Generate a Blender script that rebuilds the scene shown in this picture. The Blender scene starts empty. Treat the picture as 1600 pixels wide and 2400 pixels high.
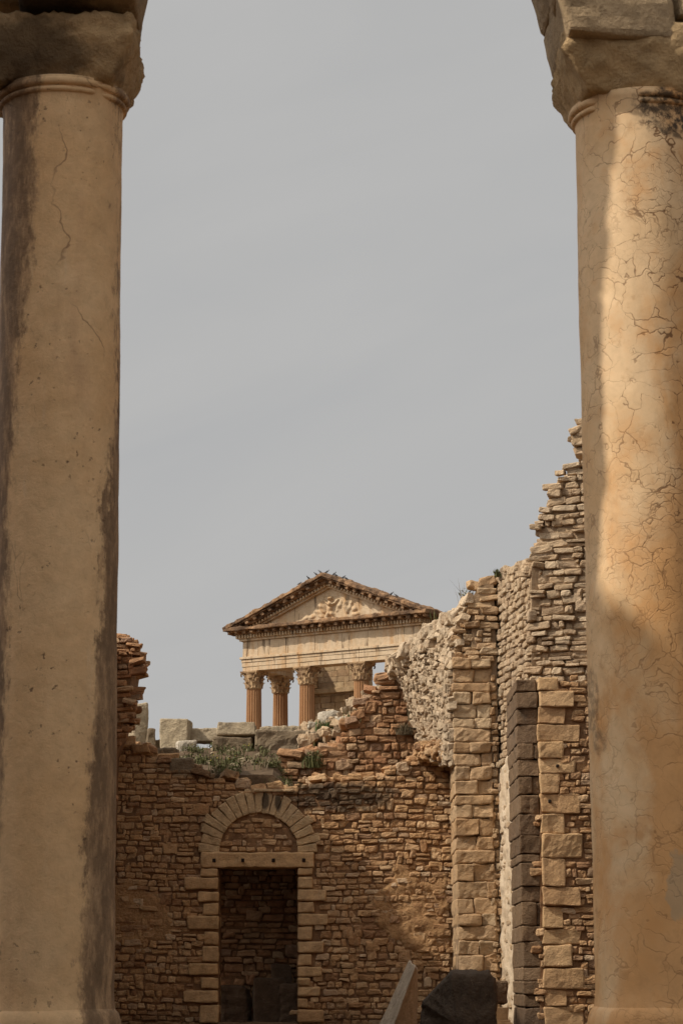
import bpy, math, random
import numpy as np
from mathutils import Vector
from mathutils.geometry import tessellate_polygon

rng = np.random.default_rng(11)
random.seed(5)
scene = bpy.context.scene
COL = scene.collection
R_ = math.radians

# ------------------------------------------------------------------ camera model
F = 5600.0                       # focal length in photograph pixels (1600 x 2400)
TH = math.atan(1100.0 / F)
ST, CT = math.sin(TH), math.cos(TH)
CAM = np.array([0.0, 0.0, 0.8])
SUN_E, SUN_A = R_(43), R_(18)    # elevation; turn from straight left towards the camera
SUN = np.array([-math.cos(SUN_A)*math.cos(SUN_E), -math.sin(SUN_A)*math.cos(SUN_E), math.sin(SUN_E)])

def ray(px, py):
    dx, dy = (px-800)/F, (1200-py)/F
    return np.array([dx, CT-dy*ST, ST+dy*CT])
def P(px, py, Y):
    d = ray(px, py); return CAM + d*(Y/d[1])
def PP(px, py, O, N):
    d = ray(px, py); return CAM + d*(np.dot(O-CAM, N)/np.dot(d, N))
def ppm(px, py, Y):
    d = ray(px, py); return F/(Y/d[1])

# ------------------------------------------------------------------ objects
WL = {}
def tag(o, label=None, cat=None, group=None, kind=None):
    if label: o['label'] = label
    if cat: o['category'] = cat
    if group: o['group'] = group
    if kind: o['kind'] = kind
    elif label: o['kind'] = 'thing'
    return o
def empty(name, loc, label, cat, group=None):
    o = bpy.data.objects.new(name, None); COL.objects.link(o)
    o.location = Vector(loc); WL[o] = np.array(loc, float); o.empty_display_size = .3
    return tag(o, label, cat, group)

class MB:
    def __init__(s): s.v=[]; s.f=[]; s.m=[]; s.n=0
    def add(s, v, f, mat=0):
        v = np.asarray(v, float)
        fl = f.tolist() if isinstance(f, np.ndarray) else [list(q) for q in f]
        n = s.n
        s.f += [[i+n for i in q] for q in fl]; s.m += [mat]*len(fl)
        s.v.append(v); s.n += len(v)
    def build(s, name, mats, parent=None, smooth=False, loc=None):
        V = np.concatenate(s.v)
        if parent is not None: L = WL[parent]
        elif loc is not None: L = np.array(loc, float)
        else: L = np.array([(V[:,0].min()+V[:,0].max())/2, (V[:,1].min()+V[:,1].max())/2, V[:,2].min()])
        me = bpy.data.meshes.new(name)
        me.from_pydata((V-L).tolist(), [], s.f)
        if not isinstance(mats, (list, tuple)): mats = [mats]
        for m in mats: me.materials.append(m)
        me.polygons.foreach_set('material_index', s.m)
        if smooth: me.polygons.foreach_set('use_smooth', [True]*len(s.f))
        me.update()
        o = bpy.data.objects.new(name, me); COL.objects.link(o); WL[o] = L
        if parent is not None: o.parent = parent
        else: o.location = Vector(L)
        return o

# ------------------------------------------------------------------ shape kit
_lat = {}
def lat(nx, ny, nz):
    k = (nx, ny, nz)
    if k in _lat: return _lat[k]
    idx = {}; pts = []
    for i in range(nx):
        for j in range(ny):
            for l in range(nz):
                if i in (0, nx-1) or j in (0, ny-1) or l in (0, nz-1):
                    idx[(i, j, l)] = len(pts); pts.append((i, j, l))
    q = []
    for j in range(ny-1):
        for l in range(nz-1):
            q.append([idx[(0,j,l)], idx[(0,j,l+1)], idx[(0,j+1,l+1)], idx[(0,j+1,l)]])
            a = nx-1; q.append([idx[(a,j,l)], idx[(a,j+1,l)], idx[(a,j+1,l+1)], idx[(a,j,l+1)]])
    for i in range(nx-1):
        for l in range(nz-1):
            q.append([idx[(i,0,l)], idx[(i+1,0,l)], idx[(i+1,0,l+1)], idx[(i,0,l+1)]])
            a = ny-1; q.append([idx[(i,a,l)], idx[(i,a,l+1)], idx[(i+1,a,l+1)], idx[(i+1,a,l)]])
    for i in range(nx-1):
        for j in range(ny-1):
            q.append([idx[(i,j,0)], idx[(i,j+1,0)], idx[(i+1,j+1,0)], idx[(i+1,j,0)]])
            a = nz-1; q.append([idx[(i,j,a)], idx[(i+1,j,a)], idx[(i+1,j+1,a)], idx[(i,j+1,a)]])
    _lat[k] = (np.array(pts), np.array(q)); return _lat[k]

def wob(p, freq, seed, octs=4):
    g = np.random.default_rng(seed); out = np.zeros(len(p)); a = 1.0
    for o in range(octs):
        for _ in range(3):
            k = g.normal(size=3)*freq*(1.9**o); out += a*np.sin(p@k + g.uniform(0, 6.28))
        a *= .55
    return out/3.0

I3 = np.eye(3)
def axes(seg, e, r):
    out = []
    for a in range(3):
        m = max(e[a]-r, 1e-4)
        n = max(1, int(round(2*m/seg)))
        mid = np.linspace(-m, m, n+1)
        out.append(np.concatenate([[-e[a], -e[a]+.3*r], mid, [e[a]-.3*r, e[a]]]))
    return out
def rnd(p, e, r):
    lim = e-r; inner = np.clip(p, -lim, lim); d = p-inner
    L = np.linalg.norm(d, axis=1, keepdims=True); L[L == 0] = 1
    return inner + d/L*r*(np.abs(p-inner).max(axis=1, keepdims=True) > 0), d/L
def warp(p, e, jit, taper=None, g=rng):
    C = g.uniform(-1, 1, (2,2,2,3))*jit*np.minimum(e, 3*e.min())
    t = (np.clip(p/e, -1, 1)+1)/2
    off = 0
    for a in (0,1):
        for b in (0,1):
            for c in (0,1):
                w = (t[:,0] if a else 1-t[:,0])*(t[:,1] if b else 1-t[:,1])*(t[:,2] if c else 1-t[:,2])
                off = off + w[:,None]*C[a,b,c]
    q = p + off
    if taper is not None: q[:,0] *= (1+taper*(p[:,1]/e[1]))
    return q
def block(mb, c, e, R=I3, r=.03, seg=.12, amp=.01, freq=9., jit=.04, taper=None, mat=0, seed=None):
    """a weathered ashlar block: rounded arrises, uneven faces.  R rows = axes of the block"""
    e = np.array(e, float); r = min(r, .45*e.min())
    X = axes(seg, e, r); pts, q = lat(len(X[0]), len(X[1]), len(X[2]))
    p = np.stack([X[0][pts[:,0]], X[1][pts[:,1]], X[2][pts[:,2]]], 1)
    p, nrm = rnd(p, e, r)
    p = warp(p, e, jit, taper)
    s = int(rng.integers(1e9)) if seed is None else seed
    if amp: p = p + nrm*(amp*wob(p, freq, s)+amp*.45*np.abs(wob(p, freq*3.3, s+1, 2)))[:,None]
    mb.add(p@np.asarray(R) + np.asarray(c), q, mat)
_sp, _sq = lat(6, 5, 4)
def stone(mb, c, e, R, jit=.16, rr=.42, mat=0, lumpy=.13, chip=.09):
    e = np.array(e, float); r = min(rr*min(e[0], e[1])*rng.uniform(.7,1.3), .48*e.min())
    m0 = e[0]-r; X = [np.array([-e[0], -m0, -m0/3, m0/3, m0, e[0]]), np.array([-e[1], -e[1]+r, 0, e[1]-r, e[1]]), np.array([-e[2], 0, e[2]-r, e[2]])]
    p = np.stack([X[0][_sp[:,0]], X[1][_sp[:,1]], X[2][_sp[:,2]]], 1)
    p, nr = rnd(p, e, r); p = warp(p, e, jit)
    ph = rng.uniform(0, 6.28, 6); k = 1.6/max(e[0], .03); k2 = 2.0/max(e[1], .02); mm = min(e[0], e[1])
    lump = np.sin(p[:,0]*k+ph[0])*np.sin(p[:,1]*k2*.6+ph[1])+.7*np.sin(p[:,0]*k*2.3+ph[2])*np.sin(p[:,1]*k2+ph[3])
    p = p + nr*(lump*mm*lumpy)[:,None] + rng.uniform(-1, 1, p.shape)*mm*chip
    mb.add(p@np.asarray(R) + c, _sq, mat)
def rot(R, axis, a):
    """rotate frame rows about world axis"""
    from mathutils import Matrix
    M = np.array(Matrix.Rotation(a, 3, Vector(axis))); return np.asarray(R)@M.T
def randrot(amt):
    from mathutils import Euler
    return np.array(Euler(rng.uniform(-amt, amt, 3)).to_matrix())
def box(mb, lo, hi, mat=0, R=I3, O=(0,0,0)):
    lo, hi = np.array(lo, float), np.array(hi, float)
    v = np.array([[(lo[0],hi[0])[i], (lo[1],hi[1])[j], (lo[2],hi[2])[k]] for i in (0,1) for j in (0,1) for k in (0,1)])
    hexa(mb, v@np.asarray(R)+np.asarray(O), mat)
def hexa(mb, v, mat=0):
    mb.add(v, [[0,1,3,2],[4,6,7,5],[0,4,5,1],[2,3,7,6],[0,2,6,4],[1,5,7,3]], mat)
def lathe(mb, prof, n, A, axis=(0,0,1), mat=0, rfun=None, caps=True):
    """prof: list of (distance along axis, radius)"""
    ax = np.array(axis, float); ax /= np.linalg.norm(ax)
    x = np.array([1.,0,0]); x -= ax*np.dot(x, ax); x /= np.linalg.norm(x); y = np.cross(ax, x)
    v = []
    for (t, r) in prof:
        for k in range(n):
            a = 2*math.pi*k/n; rr = r if rfun is None else rfun(t, r, a)
            v.append(np.asarray(A)+ax*t+(x*math.cos(a)+y*math.sin(a))*rr)
    f = [[i*n+k, i*n+(k+1) % n, (i+1)*n+(k+1) % n, (i+1)*n+k] for i in range(len(prof)-1) for k in range(n)]
    if caps: f += [list(range(n))[::-1], [(len(prof)-1)*n+k for k in range(n)]]
    mb.add(v, f, mat)

class Wall:
    """a vertical face: O on it, N towards the viewer, U along it"""
    def __init__(s, O, ang=0.0):       # ang: turn of the face, 0 = faces the camera (-Y)
        s.O = np.array(O, float); s.N = np.array([-math.sin(ang), -math.cos(ang), 0]); s.U = np.array([math.cos(ang), -math.sin(ang), 0])
        s.V = np.array([0,0,1.]); s.R = np.array([s.U, s.V, s.N])
    def uv(s, px, py):
        p = PP(px, py, s.O, s.N)-s.O; return (float(p@s.U), float(p[2]))
    def at(s, u, v, n=0.): return s.O+s.U*u+s.V*v+s.N*n
    def poly(s, pts): return [s.uv(*p) for p in pts]
def inside(poly, u, v):
    c = False; j = len(poly)-1
    for i in range(len(poly)):
        (ui, vi), (uj, vj) = poly[i], poly[j]
        if (vi > v) != (vj > v) and u < (uj-ui)*(v-vi)/(vj-vi+1e-12)+ui: c = not c
        j = i
    return c
def prism(mb, W, poly, n0, n1, mat=1):
    N = len(poly)
    v = [W.at(u, w, n0) for u, w in poly]+[W.at(u, w, n1) for u, w in poly]
    tri = tessellate_polygon([[Vector((u, w, 0)) for u, w in poly]])
    f = []
    for t in tri:
        a, b, c = t
        ar = (poly[b][0]-poly[a][0])*(poly[c][1]-poly[a][1])-(poly[b][1]-poly[a][1])*(poly[c][0]-poly[a][0])
        t = [a, b, c] if ar > 0 else [a, c, b]
        f.append(t); f.append([i+N for i in t[::-1]])
    f += [[i, i+N, (i+1) % N+N, (i+1) % N] for i in range(N)]
    mb.add(v, f, mat)
def rubble(mb, W, poly, holes=(), h=(.075,.125), w=(.12,.30), depth=.10, proud=(-.01,.035), gap=.015, edge=.05, tilt=.035, jit=.24, rr=.48, wave=.02, mat=0, skip=0.0, tall=.08):
    us = [p[0] for p in poly]; vs = [p[1] for p in poly]
    v = min(vs); ph = rng.uniform(0, 6, 2)
    while v < max(vs):
        hh = rng.uniform(*h); u = min(us)-rng.uniform(0, w[1])
        while u < max(us):
            ww = w[0]+(w[1]-w[0])*rng.random()**1.5
            if rng.random() < .12: ww *= .5
            cu, cv = u+ww/2, v+hh/2
            tu, tv = cu+rng.uniform(-edge, edge), cv+rng.uniform(-edge, edge)
            if inside(poly, tu, tv) and not any(inside(H, cu, cv) for H in holes) and rng.random() >= skip:
                dv = wave*math.sin(cu*1.3+ph[0])+.5*wave*math.sin(cu*3.1+ph[1]+v)
                parts = [(cv, hh)]
                if rng.random() < .09 and hh > .085: parts = [(cv-hh*.27, hh*.5), (cv+hh*.25, hh*.46)]
                elif rng.random() < tall: parts = [(cv+hh*.35, hh*1.6)]
                for (pv, ph_) in parts:
                    e = (max(ww/2-gap/2, .02), max(ph_*rng.uniform(.86,1.04)/2-gap/2, .016), depth/2)
                    Rr = rot(W.R, W.N, rng.normal()*tilt)
                    stone(mb, W.at(cu, pv+dv+rng.normal()*.006, rng.uniform(*proud)-depth/2), e, Rr, jit, rr, mat)
            u += ww
        v += hh
def capstones(mb, W, line, thick, n_per_m=9, s=(.05,.12), up=.03, mat=0, amt=.35):
    for (a, b) in zip(line[:-1], line[1:]):
        L = math.hypot(b[0]-a[0], b[1]-a[1])
        for _ in range(max(1, int(L*n_per_m*thick/.35))):
            t = rng.random(); u = a[0]+(b[0]-a[0])*t; v = a[1]+(b[1]-a[1])*t
            k = rng.uniform(*s)
            stone(mb, W.at(u, v+rng.uniform(-.06, up), -rng.uniform(0, thick)), (k*rng.uniform(.8,1.5), k*rng.uniform(.4,.7), k), randrot(amt)@W.R, .22, .36, mat)

# ------------------------------------------------------------------ materials
def nodes(name):
    m = bpy.data.materials.new(name); m.use_nodes = True; nt = m.node_tree; nt.nodes.clear()
    out = nt.nodes.new('ShaderNodeOutputMaterial'); b = nt.nodes.new('ShaderNodeBsdfPrincipled')
    b.inputs['Roughness'].default_value = .92
    b.inputs['Specular IOR Level'].default_value = .15
    nt.links.new(b.outputs[0], out.inputs[0])
    return m, nt, b
class G:
    def __init__(s, nt): s.nt = nt; s.pos = None
    def n(s, t, **k):
        x = s.nt.nodes.new(t)
        for a, b in k.items(): setattr(x, a, b)
        return x
    def L(s, a, b): s.nt.links.new(a, b)
    def P(s):
        if s.pos is None: s.pos = s.n('ShaderNodeNewGeometry')
        return s.pos.outputs['Position']
    def isl(s): s.P(); return s.pos.outputs['Random Per Island']
    def setv(s, sock, v):
        if hasattr(v, 'is_output') or isinstance(v, bpy.types.NodeSocket): s.L(v, sock)
        else: sock.default_value = v
    def vscale(s, vec, sc):
        x = s.n('ShaderNodeVectorMath', operation='MULTIPLY'); s.L(vec, x.inputs[0]); x.inputs[1].default_value = sc; return x.outputs[0]
    def noise(s, vec, scale, detail=5, rough=.6, dist=0.):
        x = s.n('ShaderNodeTexNoise'); s.L(vec, x.inputs['Vector']); x.inputs['Scale'].default_value = scale
        x.inputs['Detail'].default_value = detail; x.inputs['Roughness'].default_value = rough; x.inputs['Distortion'].default_value = dist
        return x.outputs['Fac']
    def noisec(s, vec, scale, detail=3):
        x = s.n('ShaderNodeTexNoise'); s.L(vec, x.inputs['Vector']); x.inputs['Scale'].default_value = scale; x.inputs['Detail'].default_value = detail
        return x.outputs['Color']
    def ramp(s, fac, stops, interp='LINEAR'):
        x = s.n('ShaderNodeValToRGB'); x.color_ramp.interpolation = interp; s.L(fac, x.inputs[0]); el = x.color_ramp.elements
        while len(el) < len(stops): el.new(.5)
        for e, (p, c) in zip(el, stops):
            e.position = p; e.color = (*c, 1) if not isinstance(c, (int, float)) else (c, c, c, 1)
        return x.outputs[0]
    def mix(s, fac, a, b, mode='MIX'):
        x = s.n('ShaderNodeMix', data_type='RGBA', blend_type=mode); s.setv(x.inputs['Factor'], fac)
        for sk, v in ((x.inputs['A'], a), (x.inputs['B'], b)):
            if isinstance(v, tuple): sk.default_value = (*v, 1)
            else: s.L(v, sk)
        return x.outputs['Result']
    def math(s, op, a, b=None, c=None, clamp=False):
        x = s.n('ShaderNodeMath', operation=op, use_clamp=clamp); s.setv(x.inputs[0], a)
        if b is not None: s.setv(x.inputs[1], b)
        if c is not None: s.setv(x.inputs[2], c)
        return x.outputs[0]
    def mr(s, v, a, b, c=0., d=1., smooth=True):
        x = s.n('ShaderNodeMapRange', interpolation_type='SMOOTHSTEP' if smooth else 'LINEAR'); s.L(v, x.inputs[0])
        for i, k in enumerate((a, b, c, d)): x.inputs[i+1].default_value = k
        return x.outputs[0]
    def blob(s, c, r, soft=.55, nz=6., namp=.7):
        """an irregular patch round world point c"""
        d = s.n('ShaderNodeVectorMath', operation='SUBTRACT'); s.L(s.P(), d.inputs[0]); d.inputs[1].default_value = c
        q = s.vscale(d.outputs[0], tuple(1/k for k in r))
        l = s.n('ShaderNodeVectorMath', operation='LENGTH'); s.L(q, l.inputs[0])
        t = s.math('ADD', l.outputs['Value'], s.math('MULTIPLY', s.math('SUBTRACT', s.noise(s.P(), nz, 6, .65), .5), namp*2))
        return s.mr(t, 1.0-soft*.5, 1.0+soft*.5, 1., 0.)
    def bump(s, b, h, strength=.5, dist=.02):
        x = s.n('ShaderNodeBump'); x.inputs['Strength'].default_value = strength; x.inputs['Distance'].default_value = dist
        s.L(h, x.inputs['Height']); s.L(x.outputs[0], b.inputs['Normal'])

def rubble_mat(name, stops, stains_shade=(), nsc=9., grey=.25, bump=.6, crust=.25, cr_col=(.035,.028,.022), pale=(.55,.46,.35)):
    m, nt, b = nodes(name); g = G(nt); p = g.P()
    c = g.ramp(g.isl(), stops)
    big = g.noise(p, 1.1, 4, .6)
    c = g.mix(g.mr(big, .35, .7, 0., grey), c, (.30,.24,.18))
    n1 = g.noise(p, nsc, 8, .7)
    c = g.mix(.75, c, g.ramp(n1, [(.25, .45), (.5, .85), (.75, 1.25)]), 'MULTIPLY')
    c = g.mix(g.mr(g.noise(p, 23., 6, .7), .60, .78, 0., .45), c, pale)
    cr = g.math('MULTIPLY', g.mr(g.noise(p, 3.1, 7, .72), .56, .70), crust)
    c = g.mix(cr, c, cr_col)
    for (cc, rr, st) in stains_shade:
        c = g.mix(g.math('MULTIPLY', g.blob(cc, rr), st), c, cr_col)
    g.L(c, b.inputs['Base Color'])
    h = g.math('ADD', g.noise(p, 14., 9, .72), g.math('MULTIPLY', g.noise(p, 50., 5, .65), .55))
    g.bump(b, h, min(1., bump*1.5), .04)
    return m
def plain_mat(name, a, bcol, sc=6., bump=.5, dist=.02):
    m, nt, b = nodes(name); g = G(nt); p = g.P()
    c = g.mix(g.mr(g.noise(p, sc, 8, .7), .3, .7), a, bcol)
    c = g.mix(.5, c, g.ramp(g.noise(p, sc*6, 6, .7), [(.25, .5), (.75, 1.3)]), 'MULTIPLY')
    g.L(c, b.inputs['Base Color']); g.bump(b, g.noise(p, sc*4, 9, .7), bump, dist)
    return m

WARM = [(0,(.41,.22,.10)),(.2,(.58,.35,.17)),(.45,(.49,.275,.13)),(.7,(.65,.425,.23)),(.88,(.34,.18,.088)),(1,(.70,.50,.31))]
ORNG = [(0,(.38,.18,.085)),(.3,(.50,.275,.135)),(.6,(.42,.215,.10)),(.85,(.53,.34,.19)),(1,(.34,.20,.12))]
PALE = [(0,(.49,.335,.195)),(.25,(.56,.40,.245)),(.5,(.45,.305,.18)),(.75,(.58,.43,.275)),(1,(.38,.26,.16))]
GOLD = [(0,(.47,.28,.135)),(.3,(.55,.36,.195)),(.6,(.44,.265,.13)),(.8,(.52,.355,.20)),(1,(.57,.41,.245))]
GREY = [(0,(.44,.345,.22)),(.4,(.50,.395,.255)),(.7,(.39,.30,.19)),(1,(.53,.42,.28))]
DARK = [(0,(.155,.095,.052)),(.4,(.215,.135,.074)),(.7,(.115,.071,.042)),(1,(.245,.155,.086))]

sP = lambda px, py, Y: tuple(P(px, py, Y))
m_door = rubble_mat('door_wall_stone', WARM, grey=.12, pale=(.56,.41,.25), stains_shade= [(sP(800,1868,33), (.75,.5,.20), .8), (sP(490,1800,33), (.7,.5,.15), .6), (sP(560,2400,33), (2.2,.6,.18), .35)])
m_mort = plain_mat('earth_mortar', (.29,.16,.078), (.15,.082,.042), 5., 1.)
m_mortp = plain_mat('lime_mortar', (.34,.23,.135), (.20,.13,.075), 5., 1.)
m_rear = rubble_mat('orange_rubble', ORNG, crust=.35, grey=.1, pale=(.52,.35,.2))
m_dress = rubble_mat('dressed_block', GOLD, grey=.3, crust=.12, bump=.5)
m_jamb = rubble_mat('jamb_block', [(0,(.54,.335,.16)),(.4,(.62,.40,.205)),(1,(.48,.285,.135))], grey=.15, crust=.18, bump=.45)
m_vous = rubble_mat('voussoir_stone', [(0,(.66,.46,.25)),(.5,(.58,.385,.20)),(1,(.70,.51,.30))], [(sP(622,1878,33), (.05,.3,.12), .8), (sP(652,1878,33), (.05,.3,.12), .8)], crust=.15, grey=.3)
m_pale = rubble_mat('pale_rubble', PALE, crust=.22, grey=.2)
m_core = rubble_mat('vault_core_rubble', [(0,(.51,.37,.23)),(.5,(.57,.43,.285)),(1,(.44,.305,.185))], crust=.15, grey=.15)
m_dark = rubble_mat('blackened_block', DARK, crust=.65, grey=.1, nsc=12.)
m_inner = rubble_mat('dark_inner_block', [(0,(.13,.08,.048)),(1,(.17,.105,.062))], crust=.4, grey=.1, pale=(.2,.14,.09))  # darker brown stone for the fallen doorway blocks
m_grey = rubble_mat('lichen_grey_block', GREY, crust=.55, grey=.15, nsc=12., cr_col=(.055,.045,.032))
m_gdark = rubble_mat('dark_lichen_block', [(0,(.19,.138,.083)),(1,(.24,.175,.107))], crust=.75, pale=(.34,.27,.19), grey=.3, nsc=12., cr_col=(.035,.032,.026))
m_white = rubble_mat('white_limestone', [(0,(.50,.42,.31)),(1,(.56,.48,.37))], crust=.3, grey=.15)
m_black = rubble_mat('black_lichen_rock', [(0,(.085,.06,.04)),(1,(.095,.068,.047))], crust=.75, grey=.06, nsc=14., bump=1.0, pale=(.36,.29,.21), cr_col=(.012,.010,.008))
m_slab = rubble_mat('split_slab', [(0,(.52,.41,.29)),(1,(.56,.44,.31))], crust=.35, grey=.2)
m_soil = plain_mat('dry_soil', (.135,.088,.05), (.085,.055,.032), 1.4, .8, .05)
m_plast = plain_mat('earth_plaster', (.56,.33,.155), (.42,.235,.11), 6., 1.0, .07)
m_plasp = plain_mat('pale_plaster', (.60,.475,.335), (.48,.355,.23), 4., .9, .02)
m_shade = plain_mat('hole_shade', (.03,.02,.015), (.02,.015,.01), 5.)  # dark colour for the shade inside sockets

def leaf_mat(name, a, bcol):
    m, nt, b = nodes(name); g = G(nt)
    g.L(g.ramp(g.isl(), [(0, a), (1, bcol)]), b.inputs['Base Color']); b.inputs['Roughness'].default_value = .7
    return m
m_grass = leaf_mat('weed_green', (.055,.062,.020), (.12,.11,.042))
m_dry = leaf_mat('dry_stalk', (.20,.155,.09), (.12,.09,.055))
m_fresh = leaf_mat('fresh_grass', (.05,.08,.022), (.09,.115,.038))
m_yel = leaf_mat('yellow_flower', (.45,.33,.03), (.38,.30,.05))

# ------------------------------------------------------------------ ground
def build_ground():
    xs = np.concatenate([np.linspace(-1600,-60,14), np.linspace(-50,50,81), np.linspace(60,1600,14)])
    ys = np.concatenate([np.linspace(-1200,-40,10), np.linspace(-30,34.8,56), np.linspace(35.2,36.4,7), np.linspace(37,130,70), np.linspace(140,2400,20)])
    X, Y = np.meshgrid(xs, ys)
    s = np.clip((Y-35.0)/1.0, 0, 1); s = s*s*(3-2*s)
    Z = s*4.15 + np.clip(Y-36, 0, 70)*.028
    q = np.stack([X.ravel(), Y.ravel(), np.zeros(X.size)], 1)
    Z = Z.ravel() + wob(q, .8, 3)*.04*(q[:,1] < 34) + wob(q, .5, 4)*.06*(q[:,1] > 37)
    v = np.stack([X.ravel(), Y.ravel(), Z], 1); nx = len(xs)
    i = np.arange(len(ys)-1)[:,None]*nx+np.arange(nx-1)[None,:]
    f = np.stack([i, i+1, i+nx+1, i+nx], -1).reshape(-1, 4)
    mb = MB(); mb.add(v, f)
    tag(mb.build('ground', m_soil, smooth=True, loc=(0,0,0)), 'dry stony soil around the ruins', 'ground', kind='structure')
build_ground()

# ------------------------------------------------------------------ door wall
W1 = Wall((0,33,0))
arch_c = W1.uv(606,1998); k1 = 1/ppm(606,1950,33)
ri, ro = 92*k1, 143*k1
dl, dtop = W1.uv(513,2034); dr, _ = W1.uv(697,2034)
door = empty('door_wall', (-.5,33.3,0), 'low rubble wall with walled arch over a dark doorway', 'stone wall')
top1 = [(150,1700),(270,1735),(330,1750),(390,1778),(450,1803),(520,1817),(560,1824),(596,1850),(690,1848),(700,1832),(760,1824),(880,1828),(905,1814),(935,1802),(960,1780),(1000,1776),(1062,1764)]
poly1 = W1.poly([(150,2445)]+top1+[(1062,2445)])
ringpoly = [(arch_c[0]+ro*math.cos(a), arch_c[1]+ro*math.sin(a)) for a in np.linspace(0, math.pi, 25)]
lin = (W1.uv(472,2034), W1.uv(736,1998))
JL = [(612,670,115),(670,745,205),(755,820,130),(825,903,100),(905,990,190),(1000,1085,90),(1090,1190,105),(1195,1270,190),(1280,1355,115),(1360,1440,215),(1450,1560,120)]
JR = [(610,660,95),(665,740,95),(742,815,180),(818,888,105),(892,965,190),(972,1055,90),(1060,1135,160),(1138,1212,90),(1215,1280,150),(1285,1335,80),(1340,1400,140),(1410,1470,65),(1478,1560,165)]
holes1 = [[(lin[0][0],lin[0][1]),(lin[1][0],lin[0][1]),(lin[1][0],lin[1][1]),(lin[0][0],lin[1][1])], [(dl,-1),(dr,-1),(dr,dtop),(dl,dtop)]]
zz = lambda x: 250+x/2.6133
zy = lambda y: 1800+y/2.6133
for (a, b, w) in JL:
    h0, h1 = W1.uv(513-w/2.6133, zy(b)), W1.uv(513, zy(a)); holes1.append([h0,(h1[0],h0[1]),h1,(h0[0],h1[1])])
for (a, b, w) in JR:
    h0, h1 = W1.uv(697, zy(b)), W1.uv(697+w/2.6133, zy(a)); holes1.append([h0,(h1[0],h0[1]),h1,(h0[0],h1[1])])
ringhole = ringpoly + [(arch_c[0]-ro, arch_c[1]-.01)]
mb = MB()
rubble(mb, W1, poly1, holes1+[ringhole], h=(.065,.11), w=(.09,.23), proud=(-.014,.022), gap=.011, jit=.27)
tymp = [(arch_c[0]+ri*.96*math.cos(a), arch_c[1]+ri*.96*math.sin(a)) for a in np.linspace(0, math.pi, 25)]
rubble(mb, W1, tymp, [holes1[0]], h=(.06,.095), w=(.10,.24), proud=(-.03,.005), edge=.0, gap=.012)
lowtop = [(p[0], p[1]+12) for p in top1]
L = W1.poly([(150,2460)]+lowtop[:6]+[(513,1830),(513,2460)])
prism(mb, W1, L, -.024, -.62)
T_ = W1.poly([(513,2010)]+[(513,1830)]+lowtop[6:10]+[(700,1845),(697,2010)])
prism(mb, W1, T_, -.024, -.62)
prism(mb, W1, W1.poly([(697,2460),(697,1846)]+lowtop[10:]+[(1062,2460)]), -.024, -.62)
tl = W1.poly(top1); capstones(mb, W1, tl, .55, 10, (.05,.11), .05)
mb.build('masonry', [m_door, m_mort], door)
# lintel; four dark plugs paint the shade of its sockets
mb = MB(); lc = ((lin[0][0]+lin[1][0])/2, (lin[0][1]+lin[1][1])/2)
block(mb, W1.at(lc[0], lc[1], -.24), ((lin[1][0]-lin[0][0])/2, (lin[1][1]-lin[0][1])/2-.004, .29), W1.R, .02, .07, .012, 11, .02)
lo = mb.build('lintel', m_jamb, door)
for x in (660,835,1022,1207):
    u, v = W1.uv(zz(x), zy(566)); mb = MB()
    block(mb, W1.at(u, v, .05), (.022,.024,.018), W1.R, .006, .04, .002, 20, .1); mb.build('socket_shade', m_shade, lo)
for name, lst, sgn, x0 in (('jamb', JL, -1, 513), ('jamb', JR, 1, 697)):
    mb = MB()
    for (a, b, w) in lst:
        h0, h1 = W1.uv(x0, zy(b)), W1.uv(x0+sgn*w/2.6133, zy(a))
        block(mb, W1.at((h0[0]+h1[0])/2, (h0[1]+h1[1])/2, -.26+rng.uniform(-.01,.012)), (abs(h1[0]-h0[0])/2-.005, (h1[1]-h0[1])/2-.006, .30), W1.R, .022, .08, .009, 13, .05)
    mb.build(name, m_jamb, door)
mb = MB(); block(mb, W1.at((dl+dr)/2, .12, -.2), (.56,.125,.34), W1.R, .04, .1, .02, 8, .1); mb.build('threshold', m_dark, door)
# relieving arch: each voussoir a piece of it
ra = MB(); NV = 19
block(ra, W1.at(*W1.uv(641,1853), -.1), (.27,.018,.16), W1.R, .01, .06, .005, 12, .05)
ra = ra.build('relieving_arch', m_vous, door)
for i in range(NV):
    a = math.pi*(i+.5)/NV; rm = (ri+ro)/2; wd = math.pi*rm/NV/2*.93
    rad = W1.U*math.cos(a)+W1.V*math.sin(a); tan = W1.U*math.sin(a)-W1.V*math.cos(a)
    mb = MB(); eo = rng.uniform(-.04,.045)
    block(mb, W1.at(arch_c[0], arch_c[1], -.09+rng.uniform(-.012,.012))+rad*(rm+eo/2), (wd, (ro-ri)/2+eo/2, .12), np.array([tan, rad, W1.N]), .014, .06, .007, 14, .03, taper=.20)
    mb.build('voussoir', m_vous, ra)
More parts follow.
